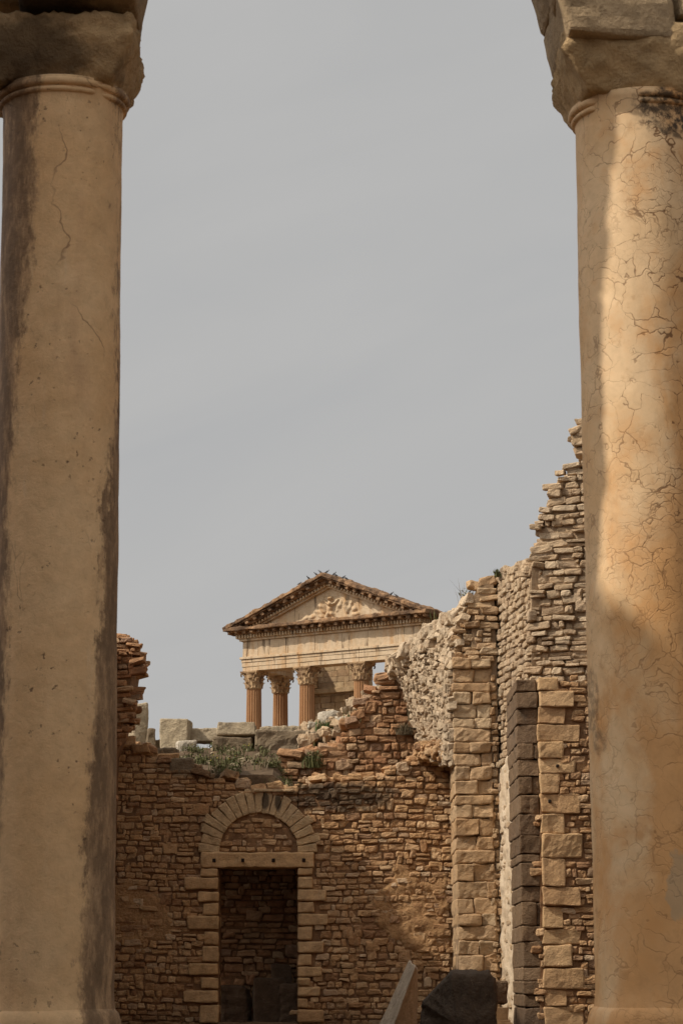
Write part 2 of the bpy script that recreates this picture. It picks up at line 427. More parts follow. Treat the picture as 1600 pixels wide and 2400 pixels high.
# plaster remains: uneven sheets with stones standing out of them
def plaster(W, pts, n0, amp, seed, name, mat, parent, cell=.035, fr=5.):
    poly = W.poly(pts); us = [p[0] for p in poly]; vs = [p[1] for p in poly]
    U = np.arange(min(us), max(us), cell); V = np.arange(min(vs), max(vs), cell)
    uu, vv = np.meshgrid(U, V); q = np.stack([uu.ravel(), vv.ravel(), np.zeros(uu.size)], 1)
    def dist(u, v):
        d = 9
        for (a, b), (c, e) in zip(poly, poly[1:]+poly[:1]):
            t = max(0, min(1, ((u-a)*(c-a)+(v-b)*(e-b))/((c-a)**2+(e-b)**2+1e-9)))
            d = min(d, math.hypot(u-a-t*(c-a), v-b-t*(e-b)))
        return d if inside(poly, u, v) else -d
    d = np.array([dist(u, v) for u, v in q[:,:2]]) + wob(q, 7., seed)*.09+wob(q, 22., seed+5)*.04
    hgt = n0 + amp*wob(q, fr, seed+1, 5) - amp*.9*np.clip(wob(q, fr*2.4, seed+2, 3), -.2, 1.2) - .09*np.clip(1-d/.16, 0, 1)**1.5
    p = np.array([W.at(a, b, c) for (a, b), c in zip(q[:,:2], hgt)])
    nx = len(U); f = []
    for j in range(len(V)-1):
        for i in range(nx-1):
            k = [j*nx+i, j*nx+i+1, (j+1)*nx+i+1, (j+1)*nx+i]
            if min(d[k]) > -.02: f.append(k)
    mb = MB(); mb.add(p, f); return mb.build(name, mat, parent, smooth=True)
plaster(W1, [(870,2070),(930,2022),(1000,2035),(1062,2020),(1062,2255),(985,2262),(930,2235),(880,2190),(850,2120)], .008, .020, 5, 'plaster_patch', m_plast, door, .018, 9.)
plaster(W1, [(150,2110),(300,2050),(400,2085),(425,2160),(400,2230),(300,2240),(150,2270)], .006, .012, 8, 'plaster_patch', m_plast, door, .03)

# ------------------------------------------------------------------ rear wall, seen above and through the door
W2 = Wall((0,34.7,0))
top2 = [(300,1800),(560,1806),(600,1800),(640,1787),(700,1760),(745,1746),(800,1740),(812,1708),(838,1690),(835,1655),(865,1625),(889,1605),(904,1578),(928,1572)]
right2 = [(942,1602),(960,1633),(972,1678),(985,1717),(1000,1790)]
poly2 = W2.poly([(300,2450)]+top2+right2+[(1030,1800),(1030,2450)])
mb = MB(); rubble(mb, W2, poly2, h=(.07,.125), w=(.11,.30), proud=(-.02,.05), jit=.24)
prism(mb, W2, W2.poly([(300,2460)]+[(p[0], p[1]+9) for p in top2]+[(930,1585)]+[(p[0]-4, p[1]) for p in right2]+[(1030,1800),(1030,2460)]), -.03, -.45)
capstones(mb, W2, W2.poly(top2[2:]), .4, 10, (.05,.12), .05)
tag(mb.build('rear_wall', [m_rear, m_mort]), 'orange rubble wall standing behind the door wall and stepping up to the broken vault', 'stone wall')

# bank of earth, its unseen right part added as a roof darkening the passage
def bank():
    U = np.linspace(-4.2, 1.5, 66); D = np.linspace(33.25, 35.9, 34)
    v = []
    for y in D:
        for x in U:
            t = (y-33.25)/2.65; s = min(1, max(0, (x+1.0)/.35)); s = s*s*(3-2*s)
            hi = 3.62+.62*t; lo_ = 3.42+.05*t
            s2 = s if y < 34.75 else 0
            z = hi*(1-s2)+lo_*s2
            v.append((x, y, z))
    v = np.array(v); v[:,2] += wob(v, 4., 21)*.035
    nx = len(U); f = [[j*nx+i, j*nx+i+1, (j+1)*nx+i+1, (j+1)*nx+i] for j in range(len(D)-1) for i in range(nx-1)]
    n = len(v); v2 = v.copy(); v2[:,2] = 3.2
    f2 = [[a+n for a in q[::-1]] for q in f]
    b = [j*nx for j in range(len(D))]
    per = [i for i in range(nx)]+[j*nx+nx-1 for j in range(1, len(D))]+[(len(D)-1)*nx+i for i in range(nx-2, -1, -1)]+[j*nx for j in range(len(D)-2, 0, -1)]
    f3 = [[per[(k+1) % len(per)], per[k], per[k]+n, per[(k+1) % len(per)]+n] for k in range(len(per))]
    mb = MB(); mb.add(np.concatenate([v, v2]), f+f2+f3)
    return tag(mb.build('earth_bank', m_soil, smooth=False), 'weedy bank of earth and rubble between door wall and terrace', 'earth bank', kind='structure'), v
bk, bankv = bank()

# ------------------------------------------------------------------ left wall
W6 = Wall((0,31.9,0))
p6 = [(120,2450),(120,1470),(281,1484),(305,1497),(322,1515),(328,1551),(323,1576),(316,1618),(307,1645),(300,1680),(294,1714),(275,1745),(255,1800),(245,2450)]
poly6 = W6.poly(p6); mb = MB()
rubble(mb, W6, poly6, h=(.055,.10), w=(.12,.30), depth=.16, proud=(-.05,.07), tilt=.10, jit=.26, edge=.04)
prism(mb, W6, W6.poly([(120,2460),(120,1480),(275,1494),(300,1515),(312,1560),(303,1620),(292,1660),(284,1710),(262,1760),(240,2460)]), -.05, -1.1)
for i in range(46):     # the broken edge, stones sticking out to the right
    t = rng.random(); pts = W6.poly(p6[2:11]); k = min(int(t*(len(pts)-1)), len(pts)-2); f_ = t*(len(pts)-1)-k
    u, v = pts[k][0]*(1-f_)+pts[k+1][0]*f_, pts[k][1]*(1-f_)+pts[k+1][1]*f_
    stone(mb, W6.at(u-.03, v, -rng.uniform(.0,.8)), (rng.uniform(.06,.13), rng.uniform(.02,.04), rng.uniform(.05,.1)), randrot(.3)@W6.R, .2)
# its unseen long body, stretched towards the viewer to shade the doorway
for X0, ang in ((-3.02, -math.pi/2),):
    WS = Wall((X0-.02, 29.6, 0), ang)
    sp = [(-15.,0),(2.3,0),(2.3,5.2),(1.2,5.5),(.2,5.2),(-1.0,5.55),(-2.3,5.4),(-5,5.6),(-9,5.3),(-15,5.6)]
    rubble(mb, WS, sp, h=(.14,.24), w=(.3,.6))
    prism(mb, WS, sp, -.03, -.7)
tag(mb.build('left_wall', [m_rear, m_mort]), 'crumbling end of a tall rubble wall with flat stones jutting out beside the left column', 'stone wall')

# ------------------------------------------------------------------ right-hand walls
OB = R_(90-8.7)
O3 = P(1166,1700,31.6)*np.array([1,1,0])
W3 = Wall(O3, OB)
poly3 = W3.poly([(1150,2450),(1150,1356),(1157,1353),(1177,1337),(1204,1329),(1240,1327),(1241,2450)])
um = max(p[0] for p in poly3)
mb = MB()
lowp = W3.poly([(1150,2450),(1150,1800),(1268,1700),(1268,2450)])
rubble(mb, W3, poly3, h=(.085,.115), w=(.13,.26), proud=(-.02,.03), jit=.13, wave=.0, edge=.02)
prism(mb, W3, poly3, -.03, -.14)
capstones(mb, W3, W3.poly([(1157,1353),(1177,1337),(1204,1329),(1243,1327)]), .4, 12, (.05,.11), .04)
w3 = empty('oblique_wall', W3.at(.5,0,-.2), 'pale sunlit rubble wall turned sideways between the two pilasters', 'stone wall')
mb.build('masonry', [m_pale, m_mortp], w3)
plaster(W3, [(1152,2445),(1152,1860),(1170,1790),(1200,1760),(1239,1800),(1239,2445)], .020, .016, 14, 'plaster_coat', m_plasp, w3, .03, 8.)

E3 = W3.at(W3.uv(1240,1500)[0], 0)
W4 = Wall(E3, R_(22))
left4 = [(1238,1560),(1240,1400),(1240,1323),(1262,1290),(1258,1273),(1252,1240),(1245,1219),(1264,1199),(1283,1182),(1288,1168),(1299,1140),(1314,1118),(1320,1096),(1345,1088),(1356,1072),(1352,1040),(1350,986),(1362,975),(1480,930)]
poly4 = W4.poly([(1238,2450)]+left4+[(1480,2450)])
mb = MB(); rubble(mb, W4, poly4, h=(.075,.12), w=(.13,.32), proud=(-.05,.06), jit=.24, tilt=.07, depth=.14)
prism(mb, W4, W4.poly([(1250,2450),(1252,1340),(1272,1300),(1268,1250),(1275,1215),(1300,1170),(1312,1140),(1330,1110),(1362,1090),(1365,990),(1480,945),(1480,2450)]), -.06, -.75)
ln = W4.poly(left4[2:])
for a, b in zip(ln[:-1], ln[1:]):
    for _ in range(max(1, int(math.hypot(b[0]-a[0], b[1]-a[1])*26))):
        t = rng.random(); k = rng.uniform(.05,.10)
        stone(mb, W4.at(a[0]+(b[0]-a[0])*t+.03, a[1]+(b[1]-a[1])*t-.03, -rng.uniform(0,.5)), (k*rng.uniform(.9,1.5), k*.5, k), randrot(.3)@W4.R, .22)
tag(mb.build('ruined_wall', [m_pale, m_mortp]), 'tallest jagged rubble wall rising in steps beside the right column', 'stone wall')

# pilaster with a bright left edge
def courses(mb, W, x0, x1, ys, n, ex, mat=0, splits=(.55,.7,.45,1.,.6), dep=.5, back=0., r=.025, amp=.012):
    for i, (a, b) in enumerate(zip(ys[:-1], ys[1:])):
        s = splits[i % len(splits)]; s = s if s >= 1 else s*rng.uniform(.85,1.12)
        xs = [x0(b), x1(b)] if s >= 1 else [x0(b), x0(b)+(x1(b)-x0(b))*s, x1(b)]
        for j in range(len(xs)-1):
            p0, p1 = W.uv(xs[j], b), W.uv(xs[j+1], a)
            dd = rng.uniform(-.02,.02)
            block(mb, W.at((p0[0]+p1[0])/2, (p0[1]+p1[1])/2, n-dep/2+dd), (max(.02,(p1[0]-p0[0])/2-.005), (p1[1]-p0[1])/2-.005, dep/2), rot(W.R, W.N, rng.normal()*.012), r*rng.uniform(.45,1.0), .05, amp, 14, .16 if j else .08, mat=mat)
W7 = Wall((0,31.45,0))
x0 = lambda y: 1059+(y-1600)*.022
x1 = lambda y: 1163+(y-1600)*.024
ys = [1540,1567,1600,1622,1650,1682,1707,1740,1765,1795,1829,1863,1886,1918,1959,1992,2024,2065,2106,2142,2170,2205,2238,2278,2310,2350,2400,2450]
mb = MB(); courses(mb, W7, x0, lambda y: x1(y)-14, ys, 0, 0, dep=1.45, splits=(.45,.6,1.,.5,.66,.55,1.,.42,.7))
# narrow fill on its right and the upper thinner stage
rubble(mb, W7, W7.poly([(1150,1560),(1164,1560),(1172,2000),(1182,2440),(1160,2440),(1150,2000)]), h=(.06,.13), w=(.07,.12), depth=.3, proud=(-.04,.0), edge=.0, mat=0)
up = W7.poly([(1102,1545),(1100,1470),(1098,1420),(1108,1385),(1124,1359),(1156,1354),(1162,1545)])
rubble(mb, W7, up, h=(.07,.11), w=(.16,.34), depth=.5, proud=(-.03,.03), edge=.01)
prism(mb, W7, W7.poly([(1066,1545),(1104,1540),(1106,1400),(1126,1366),(1156,1362),(1164,1545),(1180,2460),(1076,2460)]), -.06, -1.4)
capstones(mb, W7, W7.poly([(1104,1392),(1122,1361),(1156,1355)]), .5, 12, (.05,.1), .03)
rubble(mb, W7, W7.poly([(1056,1545),(1056,1500),(1066,1462),(1104,1440),(1110,1545)]), h=(.07,.11), w=(.1,.2), depth=.7, proud=(-.12,-.02), edge=.02)
prism(mb, W7, W7.poly([(1052,1550),(1054,1500),(1070,1462),(1108,1430),(1110,1550)]), -.14, -1.2)
tag(mb.build('pilaster', [m_dress, m_mortp]), 'golden sunlit pilaster of squared blocks beside the broken vault', 'pilaster', 'pilasters of the ruined hall')

# blackened pilaster and the pier next to it
W8 = Wall((0,29.0,0), 0)
ys8 = [1592,1621,1660,1700,1743,1780,1820,1862,1908,1958,2000,2022,2078,2115,2170,2207,2268,2300,2330,2362,2410,2450]
xa = lambda y: 1206+(y-1592)*.026
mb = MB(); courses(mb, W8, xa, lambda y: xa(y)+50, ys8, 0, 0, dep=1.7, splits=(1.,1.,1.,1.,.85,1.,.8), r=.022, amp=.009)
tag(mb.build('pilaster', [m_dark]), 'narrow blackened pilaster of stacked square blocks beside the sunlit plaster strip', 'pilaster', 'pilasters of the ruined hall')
W9 = Wall((0,28.75,0), R_(-5))
mb = MB()
xb = lambda y: 1259+(y-1592)*.020
ys9 = [1588,1619,1657,1697,1738,1778,1813,1860,1906,1954,2012,2078,2123,2177,2214,2268,2318,2360,2410,2450]
wd9 = [48,86,64,98,56,82,46,92,58,96,55,90,48,88,66,92,56,90,70]
hol = []
for (a, b), w_ in zip(zip(ys9[:-1], ys9[1:]), wd9):
    p0, p1 = W9.uv(xb(b), b), W9.uv(xb(b)+w_, a); hol.append([p0,(p1[0],p0[1]),p1,(p0[0],p1[1])])
    block(mb, W9.at((p0[0]+p1[0])/2, (p0[1]+p1[1])/2, -.3+rng.uniform(0,.02)), ((p1[0]-p0[0])/2-.006, (p1[1]-p0[1])/2-.004, .3), W9.R, .016, .06, .008, 14, .09, mat=0)
rubble(mb, W9, W9.poly([(1262,2450),(1262,1590),(1480,1590),(1480,2450)]), hol, h=(.065,.11), w=(.09,.22), proud=(-.02,.014), mat=2, jit=.26, gap=.012)
prism(mb, W9, W9.poly([(1266,2460),(1266,1600),(1480,1600),(1480,2460)]), -.03, -.6)
p9 = mb.build('corner_pier', [m_jamb, m_mort, m_door]); tag(p9, 'shaded corner pier of alternating long and short blocks next to the right column', 'stone pier')
for (x, y) in ((1305,1795),(1287,1878)):  # two dark plugs colour in shaded sockets
    u, v = W9.uv(x, y); mb = MB(); block(mb, W9.at(u, v, .01), (.018,.018,.018), W9.R, .008, .03, .002, 20, .1); mb.build('socket_shade', m_shade, p9)

# unseen wall added behind the right column to dim and warm the court
WR = Wall((3.15,21.5,0), math.pi/2)
mb = MB(); sp = [(-6.5,0),(6.5,0),(6.5,4.2),(3,5.0),(0,5.4),(-3,6.2),(-6.5,7.0)]
rubble(mb, WR, sp, h=(.14,.24), w=(.3,.6)); prism(mb, WR, sp, -.04, -.6)
tag(mb.build('court_shade_wall', [m_rear, m_mort]), 'long rubble wall added unseen behind the right column to keep sky light off the court', 'stone wall')
# broken vault: stones on end along a surface curving out of the right wall
def vault():
    lft = [(1006,1790),(990,1730),(980,1690),(968,1650),(955,1615),(940,1585),(918,1556)]
    top = [(918,1556),(940,1535),(975,1500),(1000,1478),(1036,1463),(1069,1446),(1100,1400)]
    rgt = [(1062,1790),(1062,1730),(1062,1690),(1062,1650),(1062,1615),(1062,1560),(1104,1400)]
    mb = MB(); nx = 22; V = []
    for k in np.linspace(0, 6, 40):
        i = min(int(k), 5); f_ = k-i
        l = np.array(lft[i])*(1-f_)+np.array(lft[i+1])*f_; r = np.array(rgt[i])*(1-f_)+np.array(rgt[i+1])*f_
        for t in np.linspace(0, 1, nx):
            if i >= 5 and f_ > 0:    # bend the last band along the top edge
                q0 = np.array(lft[5])*(1-t)+np.array(rgt[5])*t
                kk = t*6; j = min(int(kk), 5); tp = np.array(top[j])*(1-(kk-j))+np.array(top[j+1])*(kk-j)
                q = q0*(1-f_)+tp*f_
            else: q = l*(1-t)+r*t
            Yd = 34.45-(t**.8)*2.9
            V.append(P(q[0], q[1], Yd))
    V = np.array(V); ny = 40
    f = [[j*nx+i, j*nx+i+1, (j+1)*nx+i+1, (j+1)*nx+i] for j in range(ny-1) for i in range(nx-1)]
    Vb = V+np.array([.55,.25,-.1]); n = len(V)
    mb.add(np.concatenate([V, Vb]), f+[[a+n for a in q[::-1]] for q in f] +
           [[j*nx, (j+1)*nx, (j+1)*nx+n, j*nx+n] for j in range(ny-1)] + [[(ny-1)*nx+i, (ny-1)*nx+i+1, (ny-1)*nx+i+1+n, (ny-1)*nx+i+n] for i in range(nx-1)], 1)
    for _ in range(1350):
        j, i = rng.uniform(0, ny-1.01), rng.uniform(0, nx-1.01); a, b = int(j), int(i); fj, fi = j-a, i-b
        p = (V[a*nx+b]*(1-fi)+V[a*nx+b+1]*fi)*(1-fj)+(V[(a+1)*nx+b]*(1-fi)+V[(a+1)*nx+b+1]*fi)*fj
        du = V[a*nx+b+1]-V[a*nx+b]; dv = V[(a+1)*nx+b]-V[a*nx+b]; N = np.cross(du, dv); N /= np.linalg.norm(N)+1e-9
        if N[1] > 0: N = -N
        k = rng.uniform(.026,.058); U = du/np.linalg.norm(du); R = np.array([U, np.cross(N, U), N])
        edge = (fj+a > ny-4)
        big = 1.9 if (edge or rng.random() < .07 or i > nx-4) else 1.
        stone(mb, p+N*rng.uniform(-.02,.05), (k*big*rng.uniform(.8,1.5), k*big*rng.uniform(.45,.75), .06), randrot(.3)@R, .28, .3)
    for i in range(120):
        t = rng.uniform(0,1); kk = t*6; j = min(int(kk), 5); q = np.array(top[j])*(1-(kk-j))+np.array(top[j+1])*(kk-j)
        k = rng.uniform(.05,.13); s = rng.uniform(0,.5)
        stone(mb, P(q[0], q[1]+rng.uniform(-2,8), 34.45-(t**.8)*2.9)+np.array([.25*s,.4*s,-.05]), (k*1.3, k*.55, k), randrot(.4), .25)
    for i in range(130):
        t = rng.random(); q = (985+t*80, 1756+rng.uniform(-16,24)); k = rng.uniform(.035,.085)
        stone(mb, P(q[0], q[1], 33.0-t*1.2+rng.uniform(-.1,.25)), (k*1.3, .08, k*.55), randrot(.15), .25, .42, 2)
    tag(mb.build('broken_vault', [m_core, m_mortp, m_door]), 'broken springing of a vault, rough pale core stones curving up left of the golden pilaster', 'vault remains')
vault()

# ------------------------------------------------------------------ loose blocks of the terrace and the court
def blk(name, label, cat, px0, px1, py0, py1, Y, dep, mat, group=None, rz=0., r=.03, amp=.016, jit=.06, tiltx=0., bury=0., rx=0.):
    a, b = P(px0, py1, Y), P(px1, py0, Y); mb = MB(); amp *= .75
    e = ((b[0]-a[0])/2, dep/2, (b[2]-a[2]+bury)/2); R = rot(rot(rot(I3, (0,1,0), tiltx), (0,0,1), rz), (1,0,0), rx)
    block(mb, ((a[0]+b[0])/2, Y+dep/2, (a[2]+b[2]-bury)/2), e, R, r, .04, amp, 11, jit)
    return tag(mb.build(name, mat), label, cat, group)
gt = 'toppled blocks along the terrace'
blk('stone_block', 'tall pale upright slab behind the crumbling wall end', 'stone block', 303,341,1649,1750,36.2,.3,m_grey, gt, .3, .04,.014,.14, bury=.2)
blk('stone_block', 'short rounded dark upright stone right of the tall pale slab', 'stone block', 342,363,1706,1750,36.1,.25,m_gdark, gt, .2,.05,.02,.12, bury=.2)
blk('stone_block', 'lowest dark stump between the short rounded upright and the upright square block', 'stone block', 360,376,1733,1755,36.2,.25,m_gdark, gt, .1,.04,.02,.12, bury=.2)
blk('stone_block', 'upright square grey block standing at the left end of the long beam', 'stone block', 377,445,1684,1752,35.9,.45,m_grey, gt, -.12,.025,.012,.04, bury=.15)
blk('stone_beam', 'long low grey beam lying right of the upright square block', 'stone beam', 440,600,1706,1738,36.2,.4,m_grey, gt, -.03,.02,.014,.05, tiltx=-.01)
blk('stone_block', 'small pale stone leaning under the left end of the long beam', 'small stone', 413,457,1734,1757,35.55,.2,m_white, gt, .3,.04,.014,.2, bury=.1)
o = MB()
def chamfer_block():
    a, b = P(497,1757,35.5), P(588,1728,35.5); t1 = P(512,1704,35.75); t2 = P(600,1703,35.75)
    back = np.array([0,.55,0]); o.n = 0
    mb = MB()
    block(mb, ((a[0]+b[0])/2, 35.8, (a[2]+b[2])/2-.03), ((b[0]-a[0])/2, .3, (b[2]-a[2])/2+.03), I3, .02, .06, .012, 12, .04)
    c = (t1+t2)/2; block(mb, (c[0]-.01, 35.93, (b[2]+t1[2])/2), ((t2[0]-t1[0])/2, .27, (t1[2]-b[2])/2+.01), rot(I3, (1,0,0), -.25), .02, .06, .012, 12, .05, mat=1)
    return mb.build('stone_block', [m_gdark, m_grey])
tag(chamfer_block(), 'two-stepped block, blackened front and pale sloping top, at the right end of the long beam', 'stone block', gt)
blk('stone_block', 'longest blackened block, lying below the temple columns', 'stone block', 598,722,1712,1760,35.4,.45,m_gdark, gt, .05,.03,.02,.05, bury=.1)
blk('stone_block', 'squat block between the longest blackened block and the orange wall', 'stone block', 745,799,1714,1744,35.3,.4,m_grey, gt, -.05,.03,.02,.06, bury=.1)
blk('stone_block', 'short stained block tucked against the right end of the longest blackened block', 'stone block', 716,746,1716,1756,35.55,.4,m_gdark, gt, .1,.04,.02,.1, bury=.1)
blk('stone_curb', 'thin pale curb behind the longest blackened block', 'stone curb', 608,726,1702,1722,37.2,.3,m_grey, gt, .0,.03,.02,.04, bury=.2)
gd = 'loose dark stones topping the door wall'
blk('stone_block', 'flat dark stone at the left end of the door wall top', 'loose stone', 334,380,1752,1774,33.1,.4,m_gdark, gd, .1,.03,.015,.12, bury=.04)
blk('stone_block', 'cube shaped dark stone right of the flat one on the door wall top', 'loose stone', 383,413,1752,1780,33.2,.35,m_gdark, gd, -.1,.03,.015,.1, bury=.05)
blk('stone_block', 'wide dark stone lowest of the three on the door wall top', 'loose stone', 396,452,1778,1804,33.0,.4,m_gdark, gd, .05,.03,.015,.08, bury=.04)
blk('white_rock', 'largest white rock on the rubble heap under the temple', 'rock', 748,793,1667,1697,36.2,.25,m_white,'white rocks on the rubble heap', .4,.07,.03,.3)
blk('white_rock', 'squarish white rock right of the green grass tuft', 'rock', 784,822,1681,1712,35.6,.22,m_white,'white rocks on the rubble heap', -.3,.05,.03,.25)
blk('white_rock', 'small white rock left of the green grass tuft', 'rock', 722,744,1692,1706,35.9,.15,m_white,'white rocks on the rubble heap', .2,.05,.02,.25)
# heap of rubble climbing to the right
mb = MB()
Uh = np.linspace(0,1,26); Vh = np.linspace(0,1,10); hv = []
for t in Vh:
    for s in Uh:
        px = 700+s*225; py = float(np.interp(px, [700,723,751,784,822,838,863,904,930], [1712,1702,1688,1680,1668,1648,1632,1602,1580])); q = P(px, py+6+(1-t)*26, 35.2+t*1.6); hv.append(q)
hv = np.array(hv); hv[:,2] += wob(hv, 5., 2)*.04; nb = hv.copy(); nb[:,2] -= .8; n = len(hv); nx = 26
f = [[j*nx+i, j*nx+i+1, (j+1)*nx+i+1, (j+1)*nx+i] for j in range(9) for i in range(nx-1)]
mb.add(np.concatenate([hv, nb]), f+[[a+n for a in q[::-1]] for q in f]+[[i+1, i, i+n, i+1+n] for i in range(nx-1)], 1)
for _ in range(420):
    p = hv[rng.integers(len(hv))]+rng.normal(size=3)*.05; k = rng.uniform(.02,.06)
    stone(mb, p, (k*1.2, k*.7, k), randrot(.6), .28, .3)
tag(mb.build('rubble_heap', [m_pale, m_soil]), 'heap of broken pale rubble sloping up behind the orange wall', 'rubble heap')
# scattered stones on the bank: uncountable litter
mb = MB()
for _ in range(170):
    p = bankv[rng.integers(len(bankv))]; k = abs(rng.normal())*.018+.016
    stone(mb, p+rng.normal(size=3)*[.04,.04,.0], (k*1.3, k*.8, k), randrot(.5), .28, .3)
tag(mb.build('stone_litter', m_grey), 'small broken stones scattered over the weedy bank', 'stone litter', kind='stuff')

# doorway debris
gi = 'fallen blocks inside the doorway'
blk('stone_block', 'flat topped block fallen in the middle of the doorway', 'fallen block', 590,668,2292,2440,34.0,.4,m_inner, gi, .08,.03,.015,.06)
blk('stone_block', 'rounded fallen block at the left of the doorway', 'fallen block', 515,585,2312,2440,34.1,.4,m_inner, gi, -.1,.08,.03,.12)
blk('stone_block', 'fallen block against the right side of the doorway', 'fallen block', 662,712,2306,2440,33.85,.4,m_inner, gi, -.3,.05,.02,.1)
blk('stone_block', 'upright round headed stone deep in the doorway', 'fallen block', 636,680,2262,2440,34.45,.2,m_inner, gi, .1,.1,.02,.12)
# court stones in front
def hexblock(mb, C, seg=.05, amp=.008, freq=14., r=.015, mat=0):
    """C: eight corners, order (u,v,n) low/high; a rough stone filling them"""
    C = np.array(C).reshape(2,2,2,3)
    L = np.array([np.linalg.norm(C[1,0,0]-C[0,0,0]), np.linalg.norm(C[0,1,0]-C[0,0,0]), np.linalg.norm(C[0,0,1]-C[0,0,0])])
    e = L/2; X = axes(seg, e, min(r, .4*e.min())); pts, q = lat(len(X[0]), len(X[1]), len(X[2]))
    p = np.stack([X[0][pts[:,0]], X[1][pts[:,1]], X[2][pts[:,2]]], 1); p, nr = rnd(p, e, min(r, .4*e.min()))
    p = p+nr*(wob(p, freq, int(rng.integers(1e9)))*amp)[:,None]
    t = (p/e+1)/2; o = 0
    for a in (0,1):
        for b in (0,1):
            for c in (0,1):
                o = o+((t[:,0] if a else 1-t[:,0])*(t[:,1] if b else 1-t[:,1])*(t[:,2] if c else 1-t[:,2]))[:,None]*C[a,b,c]
    mb.add(o, q, mat)
def slab():
    R1, R0 = P(973,2266,21.2), P(903,2455,21.2); L1, L0 = P(957,2251,21.6), P(864,2455,21.6); B1, B0 = P(979,2271,21.75), P(978,2455,21.75)
    K1, K0 = L1+B1-R1, L0+B0-R0
    # u: L->R ; v: bottom->top ; n: back->front
    m1 = MB(); hexblock(m1, [K0, L0, K1, L1, B0, R0, B1, R1], .035, .012, 15., .014); return m1
sl = slab().build('leaning_slab', m_slab); tag(sl, 'pale split stone slab leaning to the right in front of the door wall', 'stone slab')
def dark_rock():
    mb = MB(); Y = 19.8
    c0, c1 = P(1052,2278,Y), P(1160,2278,Y); lo = P(985,2450,Y)
    z1 = c0[2]; z0 = -.0
    v = []
    prof = [(P(972,2440,Y)[0], z0), (P(990,2352,Y)[0], P(990,2352,Y)[2]), (P(1048,2290,Y)[0], P(1048,2290,Y)[2]), (c0[0]+.02, z1), (c1[0]-.05, z1-.005), (c1[0], z1-.06), (c1[0]+.01, z0)]
    # two blocks leaning together read as one worn boulder: one mesh, swept front to back
    W = Wall((0,Y,0)); from_l = [(x, z) for x, z in prof]
    # resample the outline
    pts = []
    for (p, q) in zip(from_l, from_l[1:]+from_l[:1]):
        n = max(2, int(math.hypot(q[0]-p[0], q[1]-p[1])/.018))
        for i in range(n): pts.append((p[0]+(q[0]-p[0])*i/n, p[1]+(q[1]-p[1])*i/n))
    N = len(pts); cx = sum(p[0] for p in pts)/N; cz = sum(p[1] for p in pts)/N
    D = [(0,.93),(.012,.965),(.04,.99),(.09,1.),(.15,1.),(.22,1.),(.3,1.),(.45,1.),(.53,.98),(.57,.9)]
    V = []
    lx = c0[0]
    for d, s in D:
        for (x, z) in pts:
            xx, zz_ = cx+(x-cx)*s, cz+(z-cz)*s
            push = .34*max(0, min(1, (lx-xx)/.2)) if True else 0      # left flank falls away from the viewer
            V.append((xx, Y+d+push*(1-d/.57), zz_))
    # front cap rings
    caps = []
    for s in (.8,.6,.4,.2):
        for (x, z) in pts:
            xx, zz_ = cx+(x-cx)*s*.9, cz+(z-cz)*s*.9
            V.append((xx, Y-.005+.34*max(0, min(1, (lx-xx)/.2)), zz_))
    V = np.array(V); 
    f = [[j*N+i, (j+1)*N+i, (j+1)*N+(i+1) % N, j*N+(i+1) % N] for j in range(len(D)-1) for i in range(N)]
    order = [0]+[len(D)+k for k in range(4)]
    for a_, b_ in zip(order[:-1], order[1:]): f += [[a_*N+i, a_*N+(i+1) % N, b_*N+(i+1) % N, b_*N+i] for i in range(N)]
    f.append([order[-1]*N+i for i in range(N)]); f.append([(len(D)-1)*N+i for i in range(N)][::-1])
    V = V + (wob(V, 7., 77, 3)*.020+np.abs(wob(V, 24., 78, 3))*.016+wob(V, 60., 79, 2)*.004)[:,None]*np.array([1,1,1.])
    mb.add(V, f); return mb.build('dark_boulder', m_black, smooth=True)
tag(dark_rock(), 'large black weathered block with a sloping left shoulder in front of the golden pilaster', 'boulder')
blk('stone_block', 'small stained block behind the right edge of the black boulder', 'stone block', 1150,1186,2300,2352,27.5,.3,m_dark, None, .1,.02,.02,.06)
def moulded():
    Y = 27.2; mb = MB(); p0 = P(1150,2362,Y); p1 = P(1190,2362,Y)
    for (y0, y1, ex) in ((2362,2390,0),(2390,2396,.02),(2396,2404,.045),(2404,2450,.08)):
        a, b = P(1150,y1,Y), P(1190,y0,Y)
        block(mb, ((a[0]+b[0])/2, Y+.2, (a[2]+b[2])/2), ((b[0]-a[0])/2+ex, .2+ex, (b[2]-a[2])/2-.001), I3, .01, .08, .004, 12, .02)
    return mb.build('moulded_stone', m_jamb)
tag(moulded(), 'moulded base stone below the small stained block', 'base stone')

# ------------------------------------------------------------------ the two near columns
YC = 11.0
SK = .55/2.75      # the arcade is turned a little: its right end stands further off
YR = 11.55
m_cl, nt, b = nodes('left_column_stone'); g = G(nt); p = g.P()
str_ = g.vscale(p, (7., 7., .9))
c = g.mix(g.mr(g.noise(p, 1.6, 5, .6), .3, .7), (.64,.40,.20), (.72,.49,.275))
c = g.mix(g.math('MULTIPLY', g.mr(g.noise(str_, .9, 6, .6), .52, .72), .45), c, (.50,.30,.17))
c = g.mix(g.math('MULTIPLY', g.mr(g.noise(str_, 1.6, 6, .6), .6, .75), .35), c, (.68,.53,.36))
sx = g.n('ShaderNodeSeparateXYZ'); g.L(p, sx.inputs[0])
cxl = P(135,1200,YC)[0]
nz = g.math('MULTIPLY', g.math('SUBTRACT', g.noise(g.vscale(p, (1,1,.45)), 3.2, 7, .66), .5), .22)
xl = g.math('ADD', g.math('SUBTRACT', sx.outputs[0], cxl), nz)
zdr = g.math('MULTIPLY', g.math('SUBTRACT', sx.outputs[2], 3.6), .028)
fz = g.math('MULTIPLY', g.math('SUBTRACT', g.noise(g.vscale(p, (1,1,.5)), 22., 8, .75), .5), .20)
